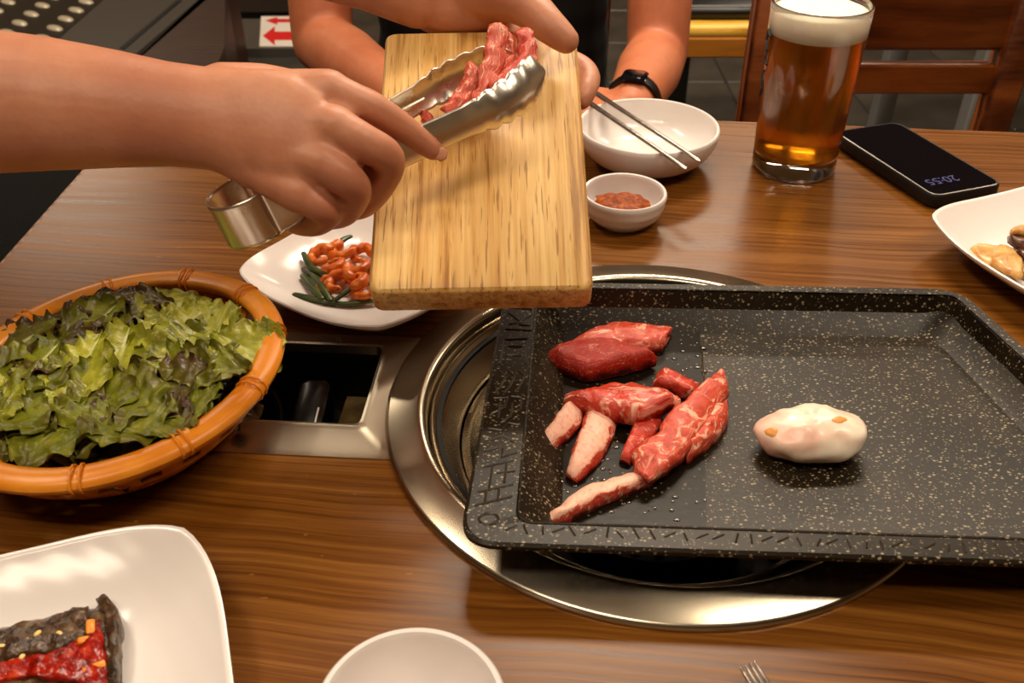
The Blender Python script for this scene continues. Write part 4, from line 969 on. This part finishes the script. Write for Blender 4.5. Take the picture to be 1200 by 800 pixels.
# left arm holding the board
sl = MB(); elL = V((-.315, .775, 1.055)); shL = V((-.51, .96, 1.24)); wrL = D(497, -10, .712)
d_ = (wrL - elL).normalized(); pu = (UP - d_ * UP.dot(d_)).normalized(); pf = d_.cross(pu)
sl.ell([(elL, pu * .044, pf * .042), (elL.lerp(wrL, .25), pu * .043, pf * .041), (elL.lerp(wrL, .55), pu * .036, pf * .034), (elL.lerp(wrL, .85), pu * .0285, pf * .024), (wrL, pu * .0285, pf * .021)], 24)
sl.tube([elL, elL.lerp(shL, .5), shL], [.045, .050, .057], 20, 4)
ub = -BTH - .0105
wl_ = [D(505, 12, .722), D(508, -4, .720), D(510, -20, .718), D(512, -36, .716)]
ml_ = [bp(.93, 1.04, ub - .004), bp(.90, 1.15, ub - .004), bp(.84, 1.24, ub - .002), bp(.74, 1.32, ub)]
fl_ = [([ml_[0], bp(1.04, .99, ub - .002), bp(1.075, .93, ub + .001), bp(1.055, .86, ub + .004), bp(1.025, .82, ub + .003)], [.0112, .0100, .0092, .0082, .0072]),
       ([ml_[1], bp(.97, .93, ub - .001), bp(.92, .80, ub), bp(.84, .72, ub)], [.0112, .0100, .0090, .0074]),
       ([ml_[2], bp(.86, .93, ub - .001), bp(.78, .80, ub), bp(.70, .73, ub)], [.0110, .0098, .0088, .0072]),
       ([ml_[3], bp(.72, .98, ub - .001), bp(.64, .87, ub), bp(.58, .81, ub)], [.0100, .0086, .0078, .0066])]
tl_ = ([D(540, -4, .716), D(586, -6, .700), D(618, 8, .690), D(643, 30, .679), D(663, 47, .677)], [.019, .0190, .0150, .0125, .0098])
hand_chain(sl, wl_, ml_, fl_, tl_, .0165, .0125)
sl.ell([(D(515, -2, .716), UP * .026, FW * .018), (D(550, -4, .716), UP * .028, FW * .018), (D(585, -8, .716), UP * .026, FW * .017)], 20)
handL = remesh(sl, .0016, 12)
# torso, neck, head, legs under the clothes
tr = MB(); fx = V((1, 0, 0)); fy = V((0, 1, 0)); fz = V((0, 0, 1))
lean = V((.45, 0, .9)).normalized(); lp_ = V((0, 0, 1)).cross(lean).normalized(); 
chest = V((-.62, .785, 1.20)); pel = V((-.90, .79, .92))
fwd = V((.9, 0, -.45)); fa = fwd.normalized()
tr.ell([(pel, fy * .155, fa * .105), (pel.lerp(chest, .4), fy * .135, fa * .095), (pel.lerp(chest, .8), fy * .160, fa * .105), (chest, fy * .165, fa * .10), (chest.lerp(V((-.53, .785, 1.36)), .55), fy * .10, fa * .07)])
tr.tube([chest, shR], [.07, .062], 16, 3); tr.tube([chest, shL], [.07, .062], 16, 3)
hc = V((-.47, .785, 1.53)); tr.tube([V((-.56, .785, 1.28)), V((-.50, .785, 1.44))], [.058, .054], 16)
hq = head_parts(tr, hc, V((.9, .05, -.42)))
for y in (.70, .88): tr.tube([V((-.90, y, .90)), V((-.86, y, .48)), V((-.92, y, .08))], [.085, .058, .042], 16, 5)
torso = remesh(tr, .006, 5)
bm = bmesh.new()
for m_ in (handR, handL, torso): bm.from_mesh(m_)
bme = bpy.data.meshes.new('body'); bm.to_mesh(bme); bm.free(); bme.shade_smooth()
for m_ in (handR, handL, torso): bpy.data.meshes.remove(m_)
wb = link('body', bme, m_skin, wt)
head_children(wt, hq, m_hair)
cl = MB(); e_ = .014
cl.ell([(pel - fz * .03, fy * .175, fa * .125), (pel.lerp(chest, .4), fy * .160, fa * .118), (pel.lerp(chest, .8), fy * .180, fa * .124), (chest, fy * .182, fa * .116), (chest.lerp(V((-.53, .785, 1.36)), .35), fy * .13, fa * .085)])
for sh, el in ((shR, elR), (shL, elL)): cl.tube([chest.lerp(sh, .3), sh, sh.lerp(el, .55)], [.080, .068, .062], 18, 4)
link('shirt', remesh(cl, .006, 6), m_shirt2, wt)
tz = MB(); tz.ell([(pel + V((.02, 0, .02)), fy * .172, fx * .128), (V((-.90, .79, .84)), fy * .178, fx * .130)])
for y in (.70, .88): tz.tube([V((-.90, y, .88)), V((-.865, y, .48)), V((-.92, y, .07))], [.100, .074, .062], 18, 5)
link('trousers', remesh(tz, .007, 5), m_trouser, wt)
for y in (.70, .88): MB().ell([(V((-.97, y, .045)), fy * .040, fz * .04), (V((-.88, y, .042)), fy * .046, fz * .038), (V((-.78, y, .030)), fy * .044, fz * .026), (V((-.73, y, .026)), fy * .032, fz * .020)], 20).build('shoe', m_shoe, wt)
def nail(c, along, normal, L=.010, W=.0062):
    a = along.normalized(); n_ = (normal - a * normal.dot(a)).normalized(); s_ = a.cross(n_); mb = MB(); rings = []
    for i in range(7):
        t = i / 6 * 2 - 1; wd = W * math.sqrt(max(.05, 1 - abs(t) ** 3)); rings.append([c + a * t * L / 2 + s_ * wd * s / 4 + n_ * (.0009 * (1 - (s / 4) ** 2) - .0007) for s in range(-4, 5)])
    mb.loft(rings, closed=False, caps=False); return mb
nail(D(511, 176.5, .592) + (UP * -.5 - FW * .55 + RT * .6).normalized() * .0056, D(508, 176, .592) - D(484, 158, .586), RT * .35 - UP * .35 - FW * .6, .008, .0042).build('fingernail', m_nail, wb, mods=[('SOLIDIFY', dict(thickness=.0006))])

# --- seated guest ---
gs = thing('person', 'seated person in a black T-shirt, forearms at the far table edge', 'person', (-.03, 1.53, 0))
gk = MB(); gR = V((-.262, 1.43, 1.045)); gL = V((.205, 1.43, 1.045))
eR = D(378, 50, 1.30); eL = D(770, 64, 1.30); wR_ = D(470, 114, 1.12); wL_ = D(738, 127, 1.135)
for sh, el, wr_ in ((gR, eR, wR_), (gL, eL, wL_)):
    gk.tube([sh, sh.lerp(el, .5), el], [.056, .046, .041], 20, 5)
    gk.tube([el, el.lerp(wr_, .35), wr_], [.040, .042, .028], 20, 5)
    dr = (wr_ - el).normalized(); sd = V((-dr.y, dr.x, 0)).normalized(); dn = V((0, 0, -1)); up_ = V((0, 0, 1))
    k = -1 if sh.x > 0 else 1
    dr = V((k, -.04, .10)).normalized(); sd = V((-dr.y, dr.x, 0)).normalized()
    base = wr_ + dr * .01; mm = [wr_ + dr * .075 + sd * k * (i - 1.5) * .019 for i in range(4)]
    ww_ = [base + sd * k * (i - 1.5) * .011 for i in range(4)]
    ff = [([m_, m_ + dr * .036 + dn * .004, m_ + dr * .056 + dn * .014, m_ + dr * .068 + dn * .026], [.0105, .0095, .0085, .0072]) for m_ in mm]
    th_ = ([base - sd * k * .012, base + dr * .03 - sd * k * .034, base + dr * .062 - sd * k * .040 + dn * .01, base + dr * .082 - sd * k * .034 + dn * .016], [.017, .0135, .0105, .0085])
    hand_chain(gk, ww_, mm, ff, th_, .0155, .0115)
gch = V((-.03, 1.44, .98)); gpe = V((-.03, 1.52, .605)); 
gk.ell([(gpe, fx * .165, fy * .12), (gpe.lerp(gch, .45), fx * .145, fy * .105), (gpe.lerp(gch, .85), fx * .165, fy * .11), (gch + V((0, 0, .02)), fx * .165, fy * .10), (V((-.03, 1.42, 1.12)), fx * .09, fy * .065)])
gk.tube([gch + V((0, 0, .02)), gR], [.075, .062], 16, 3); gk.tube([gch + V((0, 0, .02)), gL], [.075, .062], 16, 3)
gk.tube([V((-.03, 1.42, 1.08)), V((-.03, 1.39, 1.21))], [.060, .056], 16)
gq = head_parts(gk, V((-.03, 1.365, 1.315)), V((.0, -.97, -.22)))
for s in (-1, 1): gk.tube([V((-.03 + s * .09, 1.50, .55)), V((-.03 + s * .11, 1.11, .55)), V((-.03 + s * .11, 1.10, .51)), V((-.03 + s * .10, 1.16, .09))], [.075, .060, .058, .042], 16, 4)
gb_ = link('body', remesh(gk, .0045, 5), m_skin2, gs)
head_children(gs, gq, m_hair)
gc = MB()
gc.ell([(gpe - fz * .02, fx * .185, fy * .140), (gpe.lerp(gch, .45), fx * .172, fy * .130), (gpe.lerp(gch, .85), fx * .190, fy * .132), (gch + V((0, 0, .03)), fx * .190, fy * .118), (V((-.03, 1.425, 1.09)), fx * .12, fy * .08)])
for sh, el in ((gR, eR), (gL, eL)): gc.tube([gch.lerp(sh, .4), sh, sh.lerp(el, .52)], [.082, .068, .060], 18, 4)
gme = remesh(gc, .006, 5)
gnn = [v_.normal.copy() for v_ in gme.vertices]
for v_, n_ in zip(gme.vertices, gnn):
    v_.co += n_ * (.007 * noise.noise(V((v_.co.x * 9, v_.co.y * 9, v_.co.z * 26))))
link('t_shirt', gme, m_shirt, gs)
gt = MB(); gt.ell([(V((-.03, 1.53, .66)), fx * .175, fy * .13), (V((-.03, 1.53, .605)), fx * .180, fy * .135)])
for s in (-1, 1): gt.tube([V((-.03 + s * .09, 1.50, .552)), V((-.03 + s * .11, 1.11, .552)), V((-.03 + s * .11, 1.095, .50)), V((-.03 + s * .10, 1.16, .08))], [.086, .074, .072, .060], 18, 5)
link('trousers', remesh(gt, .007, 5), m_trouser, gs)
for s in (-1, 1):
    x = -.03 + s * .10; MB().ell([(V((x, 1.16, .045)), fx * .040, fz * .04), (V((x, 1.06, .042)), fx * .046, fz * .038), (V((x, .96, .030)), fx * .044, fz * .026), (V((x, .92, .026)), fx * .032, fz * .020)], 20).build('shoe', m_shoe, gs)
wd_ = (wL_ - eL).normalized(); wc_ = wL_ - wd_ * .018
wa = thing('wrist_watch', 'black wrist watch on the seated person\'s wrist behind the bowl', 'watch', wc_)
u_ = (V((0, 0, 1)) - wd_ * wd_.z).normalized(); v2 = wd_.cross(u_)
MB().loft([[wc_ + wd_ * a + (u_ * math.cos(2 * PI * j / 28) + v2 * math.sin(2 * PI * j / 28)) * r_ for j in range(28)] for a, r_ in ((-.010, .0305), (-.010, .0335), (0, .0345), (.010, .0330), (.010, .0300))], caps=False).build('strap', m_black, wa)
MB().box(wc_ + u_ * .033, (.034, .030, .006), Matrix((wd_, v2, u_)).transposed(), bev=.003).build('watch_case', m_screen, wa)

# ------------------------------------------------------------------ chairs
def chair(xl, xr, y, label):
    w_ = xr - xl; xc = (xl + xr) / 2
    c = thing('dining_chair', label, 'chair', (xc, y - .2, 0), 'wooden dining chairs')
    for x in (xl, xr):
        MB().box((x, y, .44), (.046, .040, .88), bev=.006).build('back_post', m_chair, c)
        MB().box((x, y - .40, .215), (.042, .042, .43), bev=.005).build('leg', m_chair, c)
        MB().box((x, y - .20, .20), (.024, .36, .030), bev=.004).build('side_stretcher', m_chair, c)
    zs = D(1100, 96, 1.372).z
    MB().box((xc, y, zs), (w_ - .040, .022, .043), bev=.003).build('slat', m_chair, c)
    zb = D(1100, 53, 1.372).z
    MB().box((xc, y - .002, zb + .062), (w_ - .040, .026, .124), bev=.006).build('top_rail', m_chair, c)
    MB().box((xc, y - .205, .445), (w_ + .05, .44, .03), bev=.008).build('seat', m_chair, c)
    MB().box((xc, y - .40, .40), (w_ - .04, .022, .05), bev=.003).build('seat_rail', m_chair, c)
    return c
cx0, cx1 = (893 - 600) / FPX * 1.372, (1184 - 600) / FPX * 1.372
ch1 = chair(cx0, cx1, D(893, 70, 1.372).y, 'empty reddish brown wooden chair behind the phone and beer glass')
ch2 = copy_tree(ch1); ch2.location = (-.03, 1.70 - .2, 0); ch2['label'] = 'reddish brown wooden chair the person in black sits on'

# ------------------------------------------------------------------ background furniture
p0, p1 = T(760, 23, -.33), T(985, 30, -.33)
bn = thing('wooden_bench', 'long varnished yellow wooden bench standing behind the empty chair', 'bench', ((p0.x + p1.x) / 2, p0.y, 0))
MB().box(((p0.x + p1.x) / 2, p0.y + .155, .437), (p1.x - p0.x, .33, .036), bev=.01).build('cushion', m_black, bn)
for k in range(2): MB().box(((p0.x + p1.x) / 2, p0.y + .02 + k * .155, .405), (p1.x - p0.x, .148, .03), bev=.006).build('seat_plank', m_bench, bn)
MB().box(((p0.x + p1.x) / 2, p0.y - .045, .366), (p1.x - p0.x, .024, .052), bev=.004).build('front_rail', m_brail, bn)
for x in (p0.x + .08, p1.x - .08):
    for dy in (-.02, .20): MB().box((x, p0.y + dy, .195), (.06, .05, .39), bev=.004).build('leg', m_black, bn)
pp = D(1152, 100, 2.25)
nt_ = thing('side_table', 'neighbouring table on a grey steel post behind the empty chair', 'table', (pp.x + .25, pp.y + .2, 0))
m_gpost = Mat('grey_steel_post', (150, 148, 146), .4, .5)
for (dx, dy) in ((0, 0), (.6, 0), (0, .55), (.6, .55)): MB().box((pp.x + dx, pp.y + dy, .36), (.055, .055, .70), bev=.006).build('leg', m_gpost, nt_)
MB().box((pp.x + .30, pp.y + .275, .735), (.85, .75, .03), bev=.006).build('tabletop', m_table, nt_)
F = lambda x, y, z=0.0: T(x, y, z - TZ)
def prism(px, z0, z1, name, mat, parent=None):
    q = [F(x, y, z1) for x, y in px]; mb = MB().loft([[V((p.x, p.y, z0)) for p in q], [V((p.x, p.y, z1)) for p in q]]); return mb.build(name, mat, parent, smooth=False)
m_tread = Mat('tread_plate', (52, 48, 42), .4, .4); m_lug = Mat('tread_lug', (206, 194, 170), .4, .2)
tpz = .012
tpl = thing('tread_plate', 'dark floor plate with rows of raised pale tread lugs', 'floor plate', F(40, 10))
prism([(-90, -60), (160, -35), (72, 42), (0, 105), (-140, 105)], .0065, tpz, 'plate', m_tread, tpl)
e1 = (F(72, 42, tpz) - F(120, 0, tpz)).normalized(); e2 = V((-e1.y, e1.x, 0)); o_ = F(118, 2, tpz) + e2 * (-.06 if e2.x > 0 else .06)
if e2.x > 0: e2 = -e2
lugm = None
for i in range(7):
    for j in range(-3, 9):
        p = o_ + e2 * i * .16 + e1 * (j * .115 + (i % 2) * .05)
        R_ = Matrix.Rotation(math.atan2(e1.y, e1.x) + (.9 if (i + j) % 2 else .9), 3, 'Z')
        if lugm is None:
            mb = MB(); mb.loft([[V((.046 * math.cos(a * PI / 6), .022 * math.sin(a * PI / 6), 0)) * k + V((0, 0, z)) for a in range(12)] for k, z in ((1, 0), (.8, .006), (.4, .008))]); lugm = mb.mesh('tread_lug'); lugm.materials.append(m_lug.m)
        o = bpy.data.objects.new('tread_lug', lugm); col.objects.link(o); o.parent = tpl; o.matrix_parent_inverse = Matrix.Translation(-tpl.location); o.location = (p.x, p.y, tpz - .0005); o.rotation_euler = R_.to_euler()
m_ledge = Mat('grey_ledge', (70, 66, 60), .45); m_ledge.bump(m_ledge.noise(40, 4), .1, .003)
m_brown = wood('dark_brown_panel', (26, 14, 8), (46, 26, 16), (60, 36, 22), (2, 8, 8), 0, .5)
lg = thing('floor_ledge', 'grey stone ledge running between the tread plate and dark box', 'ledge', F(150, 30))
prism([(121, 0), (73, 42), (20, 89), (110, 105), (165, 58), (232, 0), (272, -35), (161, -35)], .0065, .10, 'ledge_block', m_ledge, lg)
prism([(207, 0), (175, 27), (140, 56), (146, 57), (181, 27), (213, 0)], .1001, .103, 'dark_seam', m_dark, lg)
tag(prism([(240, 0), (172, 60), (130, 98), (246, 98), (263, 55), (264, -30), (275, -30)], .0065, .32, 'low_cabinet', m_brown), 'low dark brown box beside the grey ledge', 'cabinet')
tag(prism([(264, 22), (352, 22), (360, 57), (262, 57)], .0065, .06, 'floor_slab', m_ledge), 'low grey slab carrying the red arrow sign', 'slab')
tag(prism([(264, 57), (362, 57), (372, 100), (250, 100)], .0065, .03, 'floor_slab', m_tile), 'lower grey step in front of the arrow sign slab', 'slab')
tag(prism([(264, -6), (345, -6), (348, 14), (264, 14)], .0065, .05, 'dark_box', m_black), 'black box standing behind the red arrow sign', 'box')
sg_ = prism([(306, 19), (352, 19), (356, 54), (304, 54)], .0605, .063, 'arrow_sign', m_paper); tag(sg_, 'white floor sign with two red arrows on a grey slab', 'sign')
def arrow(y0_, y1_, ym, hx, x0_, x1_):
    pts = [(x0_, ym), (hx, y0_), (hx, ym - (ym - y0_) * .45), (x1_, ym - (ym - y0_) * .45), (x1_, ym + (y1_ - ym) * .45), (hx, ym + (y1_ - ym) * .45), (hx, y1_)]
    q = [F(x, y, .0632) for x, y in pts]; mb = MB(); mb.loft([q, [p + V((0, 0, .0006)) for p in q]]); mb.build('red_arrow', m_red, sg_, smooth=False)
arrow(31, 53, 42, 322, 308, 350); arrow(20, 29, 24, 325, 311, 350)
m_weave = Mat('black_woven_seat', (7, 6, 5), .8, spec=.15); _w = m_weave.wave(60, 0, 0, 1, None, 'X'); m_weave.bump(m_weave.math('MULTIPLY', _w, m_weave.wave(60, 0, 0, 1, None, 'Y')), .6, .003)
st_ = thing('bench_seat', 'black woven bench seat past the left end of the table', 'bench', (-1.02, 1.42, 0))
MB().box((-1.05, 1.44, .43), (1.02, .74, .07), bev=.02).build('cushion', m_weave, st_)
MB().box((-1.05, 1.44, .20), (.98, .70, .39)).build('base', m_black, st_)
